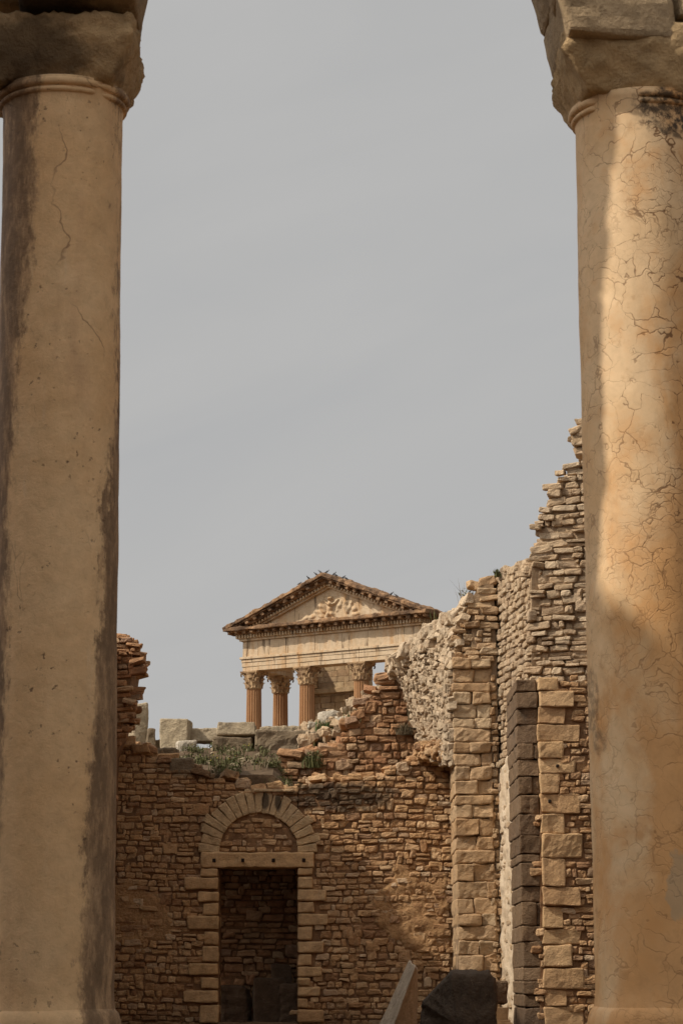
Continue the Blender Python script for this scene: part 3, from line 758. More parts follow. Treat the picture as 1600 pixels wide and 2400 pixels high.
lb = g.mr(g.math('ADD', g.math('SUBTRACT', xl, zdr), fz), -.19, -.13, 1., 0.)
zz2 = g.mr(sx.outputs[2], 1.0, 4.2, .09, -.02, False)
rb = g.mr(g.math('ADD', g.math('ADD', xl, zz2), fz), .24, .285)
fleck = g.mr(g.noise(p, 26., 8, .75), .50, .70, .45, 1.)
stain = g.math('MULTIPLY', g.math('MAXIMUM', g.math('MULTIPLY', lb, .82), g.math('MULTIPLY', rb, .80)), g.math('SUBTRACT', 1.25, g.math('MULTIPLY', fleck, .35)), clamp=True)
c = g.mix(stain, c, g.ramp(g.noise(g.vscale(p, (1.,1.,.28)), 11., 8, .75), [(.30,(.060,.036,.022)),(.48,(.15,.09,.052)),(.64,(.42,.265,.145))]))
pit = g.math('MULTIPLY', g.math('MULTIPLY', g.mr(g.noise(p, 34., 4, .6), .63, .70), g.mr(g.noise(p, 2.2, 4, .6), .46, .62, .12, 1.)), .8); c = g.mix(pit, c, (.12,.075,.045))
wl_ = g.n('ShaderNodeVectorMath', operation='ADD'); g.L(p, wl_.inputs[0]); g.L(g.vscale(g.noisec(p, 2.5, 4), (.35,.35,.35)), wl_.inputs[1])
vl_ = g.n('ShaderNodeTexVoronoi', feature='DISTANCE_TO_EDGE'); g.L(g.vscale(wl_.outputs[0], (1.6,1.6,.55)), vl_.inputs['Vector']); vl_.inputs['Scale'].default_value = 1.5
c = g.mix(g.math('MULTIPLY', g.math('MULTIPLY', g.mr(vl_.outputs['Distance'], 0, .009, 1., 0.), g.mr(g.noise(p, 1.3, 3, .5), .48, .58)), .7), c, (.16,.085,.045))
c = g.mix(.55, c, g.ramp(g.noise(p, 11., 8, .72), [(.25,.62),(.5,.95),(.75,1.22)]), 'MULTIPLY')
g.L(c, b.inputs['Base Color']); g.bump(b, g.math('ADD', g.math('SUBTRACT', g.noise(p, 22., 9, .72), pit), g.math('MULTIPLY', stain, .25)), .6, .014)
b.inputs['Roughness'].default_value = .75

m_cr, nt, b = nodes('right_column_stone'); g = G(nt); p = g.P()
c = g.mix(g.mr(g.noise(p, 1.7, 6, .6), .35, .65), (.60,.38,.19), (.68,.475,.275))
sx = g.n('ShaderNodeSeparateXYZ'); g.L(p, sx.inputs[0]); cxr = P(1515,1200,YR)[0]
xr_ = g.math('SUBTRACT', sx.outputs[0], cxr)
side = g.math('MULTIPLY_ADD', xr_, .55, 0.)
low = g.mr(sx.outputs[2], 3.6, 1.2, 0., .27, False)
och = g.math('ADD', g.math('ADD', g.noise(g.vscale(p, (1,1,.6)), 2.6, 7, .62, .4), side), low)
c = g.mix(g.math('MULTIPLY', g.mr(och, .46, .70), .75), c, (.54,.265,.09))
c = g.mix(g.math('MULTIPLY', g.mr(g.noise(p, 9., 8, .7), .55, .7), .4), c, (.36,.18,.065))
wv = g.n('ShaderNodeVectorMath', operation='ADD'); g.L(p, wv.inputs[0])
nd = g.vscale(g.noisec(p, 3.5, 4), (.42,.42,.42)); g.L(nd, wv.inputs[1])
def cracks(sc, width):
    vo = g.n('ShaderNodeTexVoronoi', feature='DISTANCE_TO_EDGE'); g.L(g.vscale(wv.outputs[0], (1,1,1.15)), vo.inputs['Vector']); vo.inputs['Scale'].default_value = sc
    wn = g.mr(g.noise(p, 5.5, 4, .6), .36, .66, .25, 1.9)
    return g.mr(g.math('DIVIDE', vo.outputs['Distance'], wn), 0., width, 1., 0.)
cm = g.mr(g.noise(p, 1.9, 3, .5), .40, .56)
ck = g.math('MULTIPLY', cracks(7.6, .026), g.mr(g.noise(p, 2.6, 4, .6),   .30, .46, .0, 1.))
ck2 = g.math('MULTIPLY', cracks(15., .035), g.math('MULTIPLY', cm, .6))
ck = g.math('MAXIMUM', ck, ck2)
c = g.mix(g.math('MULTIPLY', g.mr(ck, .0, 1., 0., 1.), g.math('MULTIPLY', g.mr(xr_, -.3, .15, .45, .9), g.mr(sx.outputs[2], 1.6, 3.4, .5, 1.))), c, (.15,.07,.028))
halo = g.math('MULTIPLY', g.mr(g.noise(p, 6., 5, .6), .5, .7), .35); c = g.mix(halo, c, (.44,.20,.06))
c = g.mix(.5, c, g.ramp(g.noise(p, 12., 8, .72), [(.25,.65),(.5,.96),(.75,1.2)]), 'MULTIPLY')
for (x, y, rx, rz_, s_) in ((1560,262,.17,.10,.92),(1600,300,.10,.07,.8),(1395,1640,.025,.20,.55),(1410,1730,.03,.06,.5)):
    q = P(x, y, YR-.27); c = g.mix(g.math('MULTIPLY', g.math('MULTIPLY', g.blob(tuple(q), (rx,.4,rz_), .5, 11., .9), s_), g.mr(g.noise(p, 24., 6, .7), .36, .58)), c, (.055,.04,.028))
q = P(1592,2080,YR-.3); c = g.mix(g.math('MULTIPLY', g.blob(tuple(q), (.065,.4,.15), .2, 9., .8), .55), c, (.34,.27,.175))
g.L(c, b.inputs['Base Color']); b.inputs['Roughness'].default_value = .7
g.bump(b, g.math('SUBTRACT', g.math('MULTIPLY', g.noise(p, 18., 9, .65), .6), g.math('MULTIPLY', ck, .6)), .30, .010)

def cap_mat(name, stops, st):
    return rubble_mat(name, stops, st, nsc=7., grey=.2, bump=.9, crust=.35, cr_col=(.05,.035,.024))
m_capl = cap_mat('left_capital_stone', [(0,(.62,.41,.21)),(1,(.62,.41,.21))], [(sP(60,120,10.6), (.28,.5,.20), .68), (sP(290,165,10.6), (.06,.4,.12), .5)])
m_capr = cap_mat('right_capital_stone', [(0,(.58,.39,.20)),(1,(.58,.39,.20))], [(sP(1560,190,10.6), (.2,.4,.04), .6), (sP(1300,200,10.9), (.05,.4,.06), .8)])

def near_column(label, top, bot, r_top, r_bot, mat, mcap, capx, YC):
    A = P(bot[0], bot[1], YC); B = P(top[0], top[1], YC)
    ax = B-A; H = np.linalg.norm(ax); axn = ax/H
    rt = r_top/ppm(top[0], top[1], YC); rb_ = r_bot/ppm(bot[0], bot[1], YC)
    root = empty('stone_column', (A[0], A[1], 0), label, 'column', 'columns carrying the near arch')
    mb = MB(); n = 120; sd = int(rng.integers(1e6))
    ts = np.linspace(0, 1, 140); prof = []
    for t in ts:
        r = rb_+(rt-rb_)*t
        if t < .03: r += .018*(1-t/.03)**2*1.
        if t > .972: r += .03*((t-.972)/.028)**2
        prof.append((t*H, r))
    lathe(mb, prof, n, A, axn)
    V = mb.v[0]; rad = V-(A+np.outer((V-A)@axn, axn)); rad /= np.linalg.norm(rad, axis=1, keepdims=True)+1e-9
    mb.v[0] = V+rad*(wob(V, 3., sd)*.004+wob(V, 14., sd+1)*.0015)[:,None]
    mb.build('shaft', mat, root, smooth=True)
    # necking: fillet and astragal, chipped
    mb = MB(); k = rt
    pr = []
    for i, aa in enumerate(np.linspace(-90, 90, 9)): pr.append((-.062+.014*math.sin(R_(aa)), k+.008+.016*math.cos(R_(aa))))
    for i, aa in enumerate(np.linspace(-90, 90, 9)): pr.append((-.026+.019*math.sin(R_(aa)), k+.018+.020*math.cos(R_(aa))))
    pr = [(-.09, k-.01)]+pr+[(.0, k-.02)]
    lathe(mb, pr, n, B, axn)
    V = mb.v[0]; rad = V-(A+np.outer((V-A)@axn, axn)); L_ = np.linalg.norm(rad, axis=1, keepdims=True); rad /= L_+1e-9
    chip = np.clip(wob(V*np.array([1,1,.3]), 6., sd+3)-.50, 0, 1)*.09+np.clip(wob(V, 20., sd+4)-.6, 0, 1)*.01
    mb.v[0] = V-rad*np.minimum(chip, .05)[:,None]
    mb.build('necking_ring', mat, root, smooth=True)
    # rough impost block
    (x0_, x1_, yt, hd) = capx
    mb = MB(); a, b_ = P(x0_, yt, YC-hd), P(x1_, yt, YC-hd); zb_ = B[2]-.005
    e = np.array([(b_[0]-a[0])/2, hd, (b_[2]-zb_)/2]); c_ = np.array([(a[0]+b_[0])/2, YC, (b_[2]+zb_)/2])
    X = axes(.022, e, .022); pts, q = lat(len(X[0]), len(X[1]), len(X[2]))
    p = np.stack([X[0][pts[:,0]], X[1][pts[:,1]], X[2][pts[:,2]]], 1); p, nr = rnd(p, e, .022)
    t = (p[:,2]/e[2]+1)/2
    s = .75+.25*np.clip(t/.6, 0, 1)**.85     # narrows to the shaft below
    p[:,0] *= s; p[:,1] *= s
    rg = .6+.6*np.clip(wob(p, 2.2, sd+13, 2)+.3, 0, 1.3)
    p = p+nr*(wob(p, 4., sd+9, 2)*.007+rg*(wob(p, 17., sd+10, 3)*.012+np.abs(wob(p, 30., sd+12, 2))*.032+wob(p, 55., sd+11, 2)*.004))[:,None]
    mb.add(p+c_, q); mb.build('capital', mcap, root, smooth=True)
    # moulded foot and pedestal down to the ground
    mb = MB(); lathe(mb, [(-.10, rb_+.01),(-.10, rb_+.03),(-.05, rb_+.038),(-.01, rb_+.034),(.02, rb_+.024),(.05, rb_)], n, A, axn); mb.build('base_moulding', mat, root, smooth=True)
    mb = MB(); zt = A[2]-.08; block(mb, (A[0], A[1], zt/2), (rb_+.035, rb_+.035, zt/2), I3, .02, .08, .008, 9, .02); mb.build('pedestal', mat, root, smooth=True)
    return root
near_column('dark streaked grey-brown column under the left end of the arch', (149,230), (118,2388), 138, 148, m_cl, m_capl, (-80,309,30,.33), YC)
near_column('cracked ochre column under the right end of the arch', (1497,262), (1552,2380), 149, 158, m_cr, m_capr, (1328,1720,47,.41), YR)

# arch of two rings of voussoirs over the columns
m_arch = rubble_mat('arch_stone', [(0,(.46,.30,.15)),(.5,(.52,.37,.215)),(1,(.44,.29,.155))], [(sP(1560,15,10.8), (.12,.3,.07), .7), (sP(30,10,10.6), (.35,.5,.12), .85)], nsc=7., grey=.2, bump=.7, crust=.3)  # left dark patch paints the shade of the recess over the capital
arch = empty('stone_arch', (0,YC,4.9), 'stone arch whose springing blocks rise out of the top of the picture', 'arch')
def ring(Y0, Y1, pl, pr_, rw, n, a0, Yr):
    l, r = P(*pl, Yr+.05), P(*pr_, Yr+.5); l[1] = r[1] = 0; ri_ = (r[0]-l[0])/2; cx = (l[0]+r[0])/2; cz = (l[2]+r[2])/2
    for i in range(n):
        a = a0+(math.pi-2*a0)*(i+.5)/n; rm = ri_+rw/2; wd = (math.pi-2*a0)*rm/n/2*.985
        rad = np.array([math.cos(a), 0, math.sin(a)]); tan = np.array([math.sin(a), 0, -math.cos(a)])
        mb = MB(); block(mb, np.array([cx,(Y0+Y1)/2,cz])+rad*rm, (wd, rw/2, (Y1-Y0)/2), np.array([tan, rad, np.cross(tan, rad)]), .03, .07, .012, 8, .03, taper=wd*0+rw/2/rm)
        mb.v[-1] = mb.v[-1]+np.outer((mb.v[-1][:,0]-X_L)*SK, [0,1,0])
        mb.build('voussoir', m_arch, arch)
X_L = P(135,1200,YC)[0]
ring(10.54, 11.02, (318,30), (1326,36), .55, 13, .0, 10.55)
ring(11.05, 11.60, (334,152), (1286,172), .62, 13, .0, 11.6)

# masonry of the spandrels beside the rings, over both columns
zr = P(1326,36,YR-.45)[2]
for cx0, sg in ((P(135,1200,YC)[0], -1), (P(1515,1200,YR)[0], 1)):
    xo = abs(P(1326,36,10.55)[0])+.55
    for k in range(4):
        for (ya, yb) in ((-.44,.05),(.08,.62)):
            mb = MB(); cx_ = sg*(xo+.22)+.01; yy = YC+(cx_-X_L)*SK
            block(mb, (cx_, yy+(ya+yb)/2, zr+.02+.36*k+.18), (.20, (yb-ya)/2, .172), rot(I3, (0,0,1), math.atan(SK)), .02, .07, .010, 9, .03)
            mb.build('spandrel_block', m_arch, arch)
# added wall, left outside the picture: it keeps the left column in shade
WL2 = Wall((-3.1, 8.6, 0), -math.pi/2)
mb = MB(); spx = [(-2.2,0),(2.2,0),(2.2,6.75),(.6,7.0),(-1.0,6.9),(-2.2,7.1)]
rubble(mb, WL2, spx, h=(.14,.2), w=(.25,.5)); prism(mb, WL2, spx, -.03, -.6)
tag(mb.build('shade_wall', [m_door, m_mort]), 'tall rubble wall added out of the picture to shade the left column', 'stone wall')

# ------------------------------------------------------------------ temple
m_tmp, nt, b = nodes('temple_stone'); g = G(nt); p = g.P()
c = g.mix(g.mr(g.noise(p, .9, 6, .6), .3, .7), (.48,.345,.21), (.55,.42,.28))
c = g.mix(g.math('MULTIPLY', g.mr(g.noise(g.vscale(p, (2.2,2.2,.4)), 1.1, 6, .65), .45, .66), .75), c, (.44,.25,.11))
c = g.mix(g.math('MULTIPLY', g.mr(g.noise(g.vscale(p, (3.,3.,.25)), 1.3, 5, .6), .58, .66), .8), c, (.12,.08,.05))
c = g.mix(.5, c, g.ramp(g.noise(p, 7., 7, .7), [(.25,.55),(.75,1.25)]), 'MULTIPLY')
g.L(c, b.inputs['Base Color']); g.bump(b, g.noise(p, 8., 8, .7), .5, .04)
m_tcor, nt, b = nodes('temple_cornice_stone'); g = G(nt); p = g.P()
c = g.mix(g.mr(g.noise(p, 1.6, 8, .7), .38, .62), (.32,.185,.095), (.11,.066,.04))
c = g.mix(g.mr(g.noise(p, 5., 6, .7), .55, .7, 0, .6), c, (.07,.052,.04))
g.L(c, b.inputs['Base Color']); g.bump(b, g.noise(p, 9., 8, .7), .8, .05)
m_tcol, nt, b = nodes('temple_column_stone'); g = G(nt); p = g.P()
c = g.mix(g.mr(g.noise(g.vscale(p, (1.6,1.6,.3)), 1.4, 6, .6), .35, .65), (.42,.235,.115), (.32,.165,.078))
c = g.mix(g.mr(g.noise(g.vscale(p, (4.,4.,.3)), 1.2, 5, .6), .58, .70, 0, .7), c, (.20,.12,.075))
g.L(c, b.inputs['Base Color']); g.bump(b, g.noise(p, 9., 8, .7), .5, .03)
m_tcap, nt, b = nodes('temple_capital_stone'); g = G(nt); p = g.P()
c = g.mix(g.mr(g.noise(p, 3., 7, .7), .4, .65), (.46,.305,.165), (.20,.115,.062)); g.L(c, b.inputs['Base Color']); g.bump(b, g.noise(p, 12., 8, .7), .8, .04)
m_tcel = rubble_mat('cella_wall_stone', [(0,(.42,.28,.15)),(.4,(.48,.34,.19)),(.7,(.36,.23,.125)),(1,(.50,.37,.23))], crust=.3, nsc=4.)

TA = R_(33); YT = 112.0
tu = np.array([math.cos(TA), -math.sin(TA), 0]); tw = np.array([math.sin(TA), math.cos(TA), 0]); tz = np.array([0,0,1.])
TR = np.array([tu, tw, tz])
OL = P(568,1574,YT); zA = OL[2]; T0 = np.array([OL[0], OL[1], 0])
def proj(p):
    d = p-CAM; z = d[1]*CT+d[2]*ST; return (800+F*d[0]/z, 1200-F*(-d[1]*ST+d[2]*CT)/z)
Wd = 8.0
while proj(T0+tu*Wd+tz*zA)[0] < 985: Wd += .01
zl = lambda py: P(568, py, YT)[2]
zF, zD, zM = zl(1541), zl(1504), zl(1488)
ov = .68
midb = T0+tu*(Wd/2)-tw*ov
zApex = PP(749, 1343, midb, -tw)[2]
zTip = P(521, 1472, proj and (T0-tu*ov-tw*ov)[1])[2]     # underside/top line of cornice at the left tip
def T(u, w, z): return T0+tu*u+tw*w+tz*z
tem = empty('ruined_temple', T(Wd/2, 1.5, 6.), 'pedimented temple front on fluted columns beyond the ruined walls', 'temple')
def tb(mb, u0, u1, w0, w1, z0, z1, mat=0, seg=.5, amp=.02, r=.03, jit=.0):
    block(mb, T((u0+u1)/2, (w0+w1)/2, (z0+z1)/2), ((u1-u0)/2, (w1-w0)/2, (z1-z0)/2), TR, r, seg, amp, 4., jit, mat=mat)
TD = 3.1
def slab_ring(mb, ex, z0, z1, seg, amp, r):
    tb(mb, -ex, Wd+ex, -ex, .95, z0, z1, 0, seg, amp, r)
    tb(mb, -ex, .85, .955, TD, z0, z1, 0, seg, amp, r); tb(mb, Wd-.85, Wd+ex, .955, TD, z0, z1, 0, seg, amp, r)
# architrave in three fasciae, front and both flanks
mb = MB(); hA = (zF-zA)
for k, (a0, a1, ex) in enumerate(((0,.30,.0),(.30,.62,.025),(.62,.84,.05),(.84,1.,.11))):
    z0, z1 = zA+hA*a0, zA+hA*a1-(.012 if k < 3 else 0)
    us = np.linspace(-ex, Wd+ex, 4)
    for i in range(3): tb(mb, us[i]+.008, us[i+1]-.008, -ex, .8, z0, z1, 0, .3, .008, .012)
    tb(mb, -ex, .8, .81, TD, z0, z1, 0, .4, .008, .012); tb(mb, Wd-.8, Wd+ex, .81, TD, z0, z1, 0, .4, .008, .012)
mb.build('architrave', m_tmp, tem)
mb = MB()
cuts = [0,.9,2.6,4.1,5.6,7.0,8.6,Wd]
for i in range(len(cuts)-1): tb(mb, cuts[i]+.006, cuts[i+1]-.006, 0, .8, zF+.004, zD, 0, .4, .006, .012)
tb(mb, 0, .8, .81, TD, zF+.004, zD, 0, .4, .006, .012); tb(mb, Wd-.8, Wd, .81, TD, zF+.004, zD, 0, .4, .006, .012)
mb.build('frieze', m_tmp, tem)
# horizontal cornice
hC = zTip-zD
mb = MB(); slab_ring(mb, .12, zD+.004, zD+hC*.18, .3, .01, .015)
u = -.22
while u < Wd+.2:
    tb(mb, u, u+.10, -.26, -.10, zD+hC*.18, zD+hC*.46, 0, 1, 0, .01); u += .165
w = -.05
while w < TD-.1:
    tb(mb, -.26, -.10, w, w+.1, zD+hC*.18, zD+hC*.46, 0, 1, 0, .01); tb(mb, Wd+.1, Wd+.26, w, w+.1, zD+hC*.18, zD+hC*.46, 0, 1, 0, .01); w += .165
slab_ring(mb, .17, zD+hC*.185, zD+hC*.47, .3, .005, .01)
dent = mb.build('dentil_course', m_tmp, tem)
mb = MB(); u = -.52
while u < Wd+.5:
    tb(mb, u, u+.17, -.55, -.1, zD+hC*.475, zD+hC*.72, 0, .2, .03, .03, .2); u += .43
w = -.1
while w < TD-.2:
    tb(mb, Wd+.1, Wd+.55, w, w+.17, zD+hC*.475, zD+hC*.72, 0, .2, .02, .03); tb(mb, -.55, -.1, w, w+.17, zD+hC*.475, zD+hC*.72, 0, .2, .02, .03); w += .43
slab_ring(mb, .3, zD+hC*.475, zD+hC*.72, .15, .02, .02)
slab_ring(mb, ov, zD+hC*.72, zTip-.02, .12, .04, .03)
mb.build('cornice', m_tcor, tem)
# tympanum and gable body
sl_ = (zApex-zTip)/(Wd/2+ov)
def gable(mb, u0, u1, w0, w1, zb, drop, mat=0):
    c = Wd/2; za = zApex-drop
    hs = (za-zb)/sl_
    v = [T(c-hs, w0, zb), T(c+hs, w0, zb), T(c, w0, za), T(c-hs, w1, zb), T(c+hs, w1, zb), T(c, w1, za)]
    mb.add(v, [[0,1,2],[3,5,4],[0,3,4,1],[1,4,5,2],[2,5,3,0]], mat)
mb = MB(); gable(mb, 0, Wd, .12, .9, zTip-.03, .30); mb.build('gable_body', m_tcor, tem)
mb = MB()
zb = zTip-.03; za = zApex-.55; hs = (za-zb)/sl_; nU, nZ = 150, 60; v = []; c0 = Wd/2-.1
figs = [(.16,1.02,.30,.10,.12,.0),(.14,.80,.28,.13,.20,.1),(.10,.55,.26,.13,.20,-.2),(.02,.34,.24,.10,.22,-.5),(.22,.32,.22,.09,.2,.35),(-.02,.12,.18,.08,.13,.2),(.32,.12,.16,.08,.14,0),(-.14,.92,.2,.06,.20,.9),(.40,.86,.2,.06,.19,-.9),(-.36,.72,.15,.17,.34,.55),(-.50,.40,.10,.12,.26,.9),(.58,.66,.10,.10,.26,-.5),(.95,.74,.12,.10,.10,0),(1.0,.50,.12,.10,.2,.3),(1.2,.62,.11,.08,.22,-.5),(1.42,.46,.12,.12,.12,.2),(1.5,.22,.09,.2,.09,.1),(-.9,.30,.08,.16,.09,.2),(-1.3,.22,.07,.16,.07,.3)]
for j in range(nZ+1):
    z = zb+(za-zb)*j/nZ
    for i in range(nU+1):
        hw = (za-z)/sl_; u = Wd/2+(i/nU*2-1)*hw; d = 0; x = u-c0; y = z-zb
        for (fx, fy, am, sx_, sy_, rt_) in figs:
            a_, b_ = x-fx+.0, y-fy; ca, sa = math.cos(rt_), math.sin(rt_); p1, p2 = (a_*ca+b_*sa)/sx_, (-a_*sa+b_*ca)/sy_
            q2 = p1*p1+p2*p2; d = max(d, am*.85*math.sqrt(max(0., 1-q2*.7))+.02*math.exp(-q2*.3))
        v.append((u, d, z))
v = np.array(v); rough = wob(v*np.array([1,0,1]), 9., 9, 4)*.42+.85
v[:,1] = .09-(v[:,1]*np.clip(rough,.2,1.4))-wob(v, 3., 12)*.008
mb.add(T0+np.outer(v[:,0], tu)+np.outer(v[:,1], tw)+np.outer(v[:,2], tz), [[j*(nU+1)+i, j*(nU+1)+i+1, (j+1)*(nU+1)+i+1, (j+1)*(nU+1)+i] for j in range(nZ) for i in range(nU)])
mb.build('tympanum', m_tmp, tem, smooth=True)
def raking(sgn):
    parts = {}
    def pt(s, w, d):      # s metres from the eaves tip along the slope (horizontal), d below the top line
        u = -ov+s if sgn < 0 else Wd+ov-s
        return T(u, w, zTip+sl_*s-d+.02)
    Ls = Wd/2+ov
    ang = math.atan(sl_)*( -1 if sgn < 0 else 1)
    cs = math.cos(math.atan(sl_))
    Rr = rot(TR, tw, ang)
    def rb(mb, s0, s1, w0, w1, d0, d1, seg=.15, amp=.02, r=.02, jit=0.):
        c = (pt((s0+s1)/2, (w0+w1)/2, (d0+d1)/2)); block(mb, c, ((s1-s0)/2/cs, (w1-w0)/2, (d1-d0)/2*cs), Rr, r, seg, amp, 5., jit)
    mb = MB(); rb(mb, .0, Ls+.02, -ov, 1.0, .0, .16, .10, .045); rb(mb, .1, Ls, -.58, .95, .16, .24, .12, .03)
    s = .35
    while s < Ls-.1:
        rb(mb, s, s+.17, -.55, .1, .24, .40, .2, .025, .03, .15); s += .43
    rb(mb, .5, Ls, -.30, .9, .24, .42, .15, .015)
    o = mb.build('raking_cornice', m_tcor, tem)
    mb = MB(); s = 1.1
    while s < Ls-.05:
        rb(mb, s, s+.09, -.24, .1, .43, .55, 1, 0, .01); s += .165
    rb(mb, 1.0, Ls, -.16, .2, .43, .55, .3, .006); rb(mb, 1.3, Ls, -.08, .2, .55, .64, .3, .006)
    mb.build('dentil_course', m_tmp, o)
raking(-1); raking(1)
# columns
def capital(mb, c, r, h):
    lathe(mb, [(0,r),(h*.05,r*1.08),(h*.1,r*.98),(h*.5,r*1.02),(h*.8,r*1.22),(h*.88,r*1.35)], 40, c)
    def leaf(a, z0, z1, rb0, out, wd):
        n = 7; v = []
        for i in range(n):
            t = i/(n-1); z = z0+(z1-z0)*(t if t < .8 else .8+.25*(t-.8)-.9*max(0, t-.88)); rr = rb0+r*.10+out*t**2.6; ww = wd*(.55+.9*math.sin(math.pi*min(1, .18+t*.75)))*(1 if t < .95 else .5)
            for s, dp in ((-1,-.03*r),(-.45,.10*r),(0,.03*r),(.45,.10*r),(1,-.03*r)):
                aa = a+s*ww/rr; v.append(c+np.array([math.cos(aa)*(rr+dp), math.sin(aa)*(rr+dp), z]))
        f = [[i*5+k, i*5+k+1, (i+1)*5+k+1, (i+1)*5+k] for i in range(n-1) for k in range(4)]
        mb.add(v, f)
    for k in range(8):
        leaf(k*math.pi/4, h*.06, h*.46, r, r*.34, r*.30); leaf((k+.5)*math.pi/4, h*.2, h*.72, r, r*.42, r*.28)
    for k in range(4):
        a = math.pi/4+k*math.pi/2-TA; d = np.array([math.cos(a), math.sin(a), 0]); t_ = np.array([-d[1], d[0], 0])
        for s in (-1, 1):      # volute stems curling under the abacus corners
            pts = []
            for i in range(10):
                t = i/9; pts.append(c+d*(r*(1.05+.72*t**1.5))+t_*s*r*.30*(1-t)+tz*h*(.5+.36*math.sin(t*1.7)))
            pts += [c+d*r*1.78+tz*h*.74, c+d*r*1.66+tz*h*.70]
            for p, q in zip(pts[:-1], pts[1:]):
                block(mb, (p+q)/2, (r*.09, r*.09, np.linalg.norm(q-p)*.6), np.array([t_, np.cross((q-p)/np.linalg.norm(q-p), t_), (q-p)/np.linalg.norm(q-p)]), .02, .5, 0, 1, 0)
    n = 40; v = []
    for z, s in ((h*.88,1.0),(h*.93,1.06),(h,1.08)):
        for k in range(n):
            a = 2*math.pi*k/n; q = (a % (math.pi/2))-math.pi/4
            rr = r*s*(1.28+.52*(abs(q)/(math.pi/4))**2.4) if True else 0
            aa = a-TA; v.append(c+np.array([math.cos(aa+0)*rr, math.sin(aa)*rr, z]))
    # abacus corners at 45 degrees to the front
    v = np.array(v); cc = c; M = np.array([[math.cos(math.pi/4*0), 0],[0, 1]])
    f = [[i*n+k, i*n+(k+1) % n, (i+1)*n+(k+1) % n, (i+1)*n+k] for i in range(2) for k in range(n)]+[list(range(n))[::-1], [2*n+k for k in range(n)]]
    rel = v-cc; ca, sa = math.cos(math.pi/4), math.sin(math.pi/4)
    v = np.stack([rel[:,0]*ca-rel[:,1]*sa, rel[:,0]*sa+rel[:,1]*ca, rel[:,2]], 1)+cc
    mb.add(v, f)
zP = zl(1944); hcap = zA-zl(1613); rc = 18.0/ppm(592,1650,YT)
def tcol(u, w, mat=m_tcol):
    c = T(u, w, 0); zc = zA-hcap
    mb = MB(); rb0 = rc*1.10
    def fl(t, r, a): return r*(1-.085*abs(math.sin(a*12))**1.0)
    prof = [(zP+.30, rb0*1.08),(zP+.34, rb0)]+[(zP+.34+(zc-.06-zP-.34)*t, rb0+(rc*.96-rb0)*t**1.6) for t in np.linspace(.02,1,14)]
    lathe(mb, prof, 240, c, (0,0,1), 0, lambda t, r, a: r*(1-.15*abs(math.sin(a*10))**.8))
    sh = mb.build('column', mat, tem, smooth=False)
    mb = MB(); capital(mb, c+tz*(zc-.05), rc*.97, hcap+.045); mb.build('capital', m_tcap, sh)
    mb = MB(); lathe(mb, [(zP,rb0*1.4),(zP+.12,rb0*1.42),(zP+.14,rb0*1.25),(zP+.22,rb0*1.3),(zP+.30,rb0*1.1)], 48, c); mb.build('base', mat, sh)
for u in np.linspace(.4, Wd-.4, 4): tcol(u, .4)
tcol(.4, 2.6); tcol(Wd-.4, 2.6)
# standing piece of the cella wall
mb = MB(); WT = Wall(T(0,4.2,0), TA)
def tw_box(u0, u1, z0, z1, n=0., d=.6, jit=.02):
    block(mb, WT.at((u0+u1)/2, (z0+z1)/2, n-d/2), ((u1-u0)/2-.006, (z1-z0)/2-.006, d/2), WT.R, .015, .2, .012, 6., jit)
u0c = (722-568-.545*4.2*50)/42.; u1c = u0c+3.3
zled0, zled1 = P(780,1612,112.)[2], P(780,1600,112.)[2]
z = zP; k = 0
while z < zA+.55:
    h_ = rng.uniform(.26,.42); h_ = min(h_, 3)
    if z < zled0 < z+h_: h_ = zled0-z+.001
    if zled0-.01 <= z < zled1: z = zled1; continue
    low = z < zled0
    u = u0c+(0 if low else .12)
    first = True
    while u < u1c-.1:
        wdt = rng.uniform(.55,.9) if (first or not low) else rng.uniform(.25,.6)
        wdt = min(wdt, u1c-u); tw_box(u, u+wdt, z, z+h_, 0 if (first or not low) else rng.uniform(-.05,0)); u += wdt; first = False
    z += h_
tw_box(u0c-.12, u1c, zled0, zled1, .28, .9, .05)
tw_box(u0c+.02, u0c+.32, zP, zled0-.02, .10, .5, .01)
cl = mb.build('cella_wall', m_tcel, tem)
mb = MB(); tw_box(u0c-.05, u0c+.55, zled1, zA+.1, .2, .7, .03)
for i in range(26):
    stone(mb, WT.at(u0c+.25+rng.uniform(-.35,.35), rng.uniform(zled1+.1, zA-.05), .26), (.09,.07,.08), randrot(.6)@WT.R, .25)
mb.build('pilaster_capital', m_tcap, cl)
mb = MB(); tb(mb, -.6, Wd+.6, -.6, 9., 5.0, zP, 0, 1.5, .02, .03); mb.build('podium', m_tmp, tem)

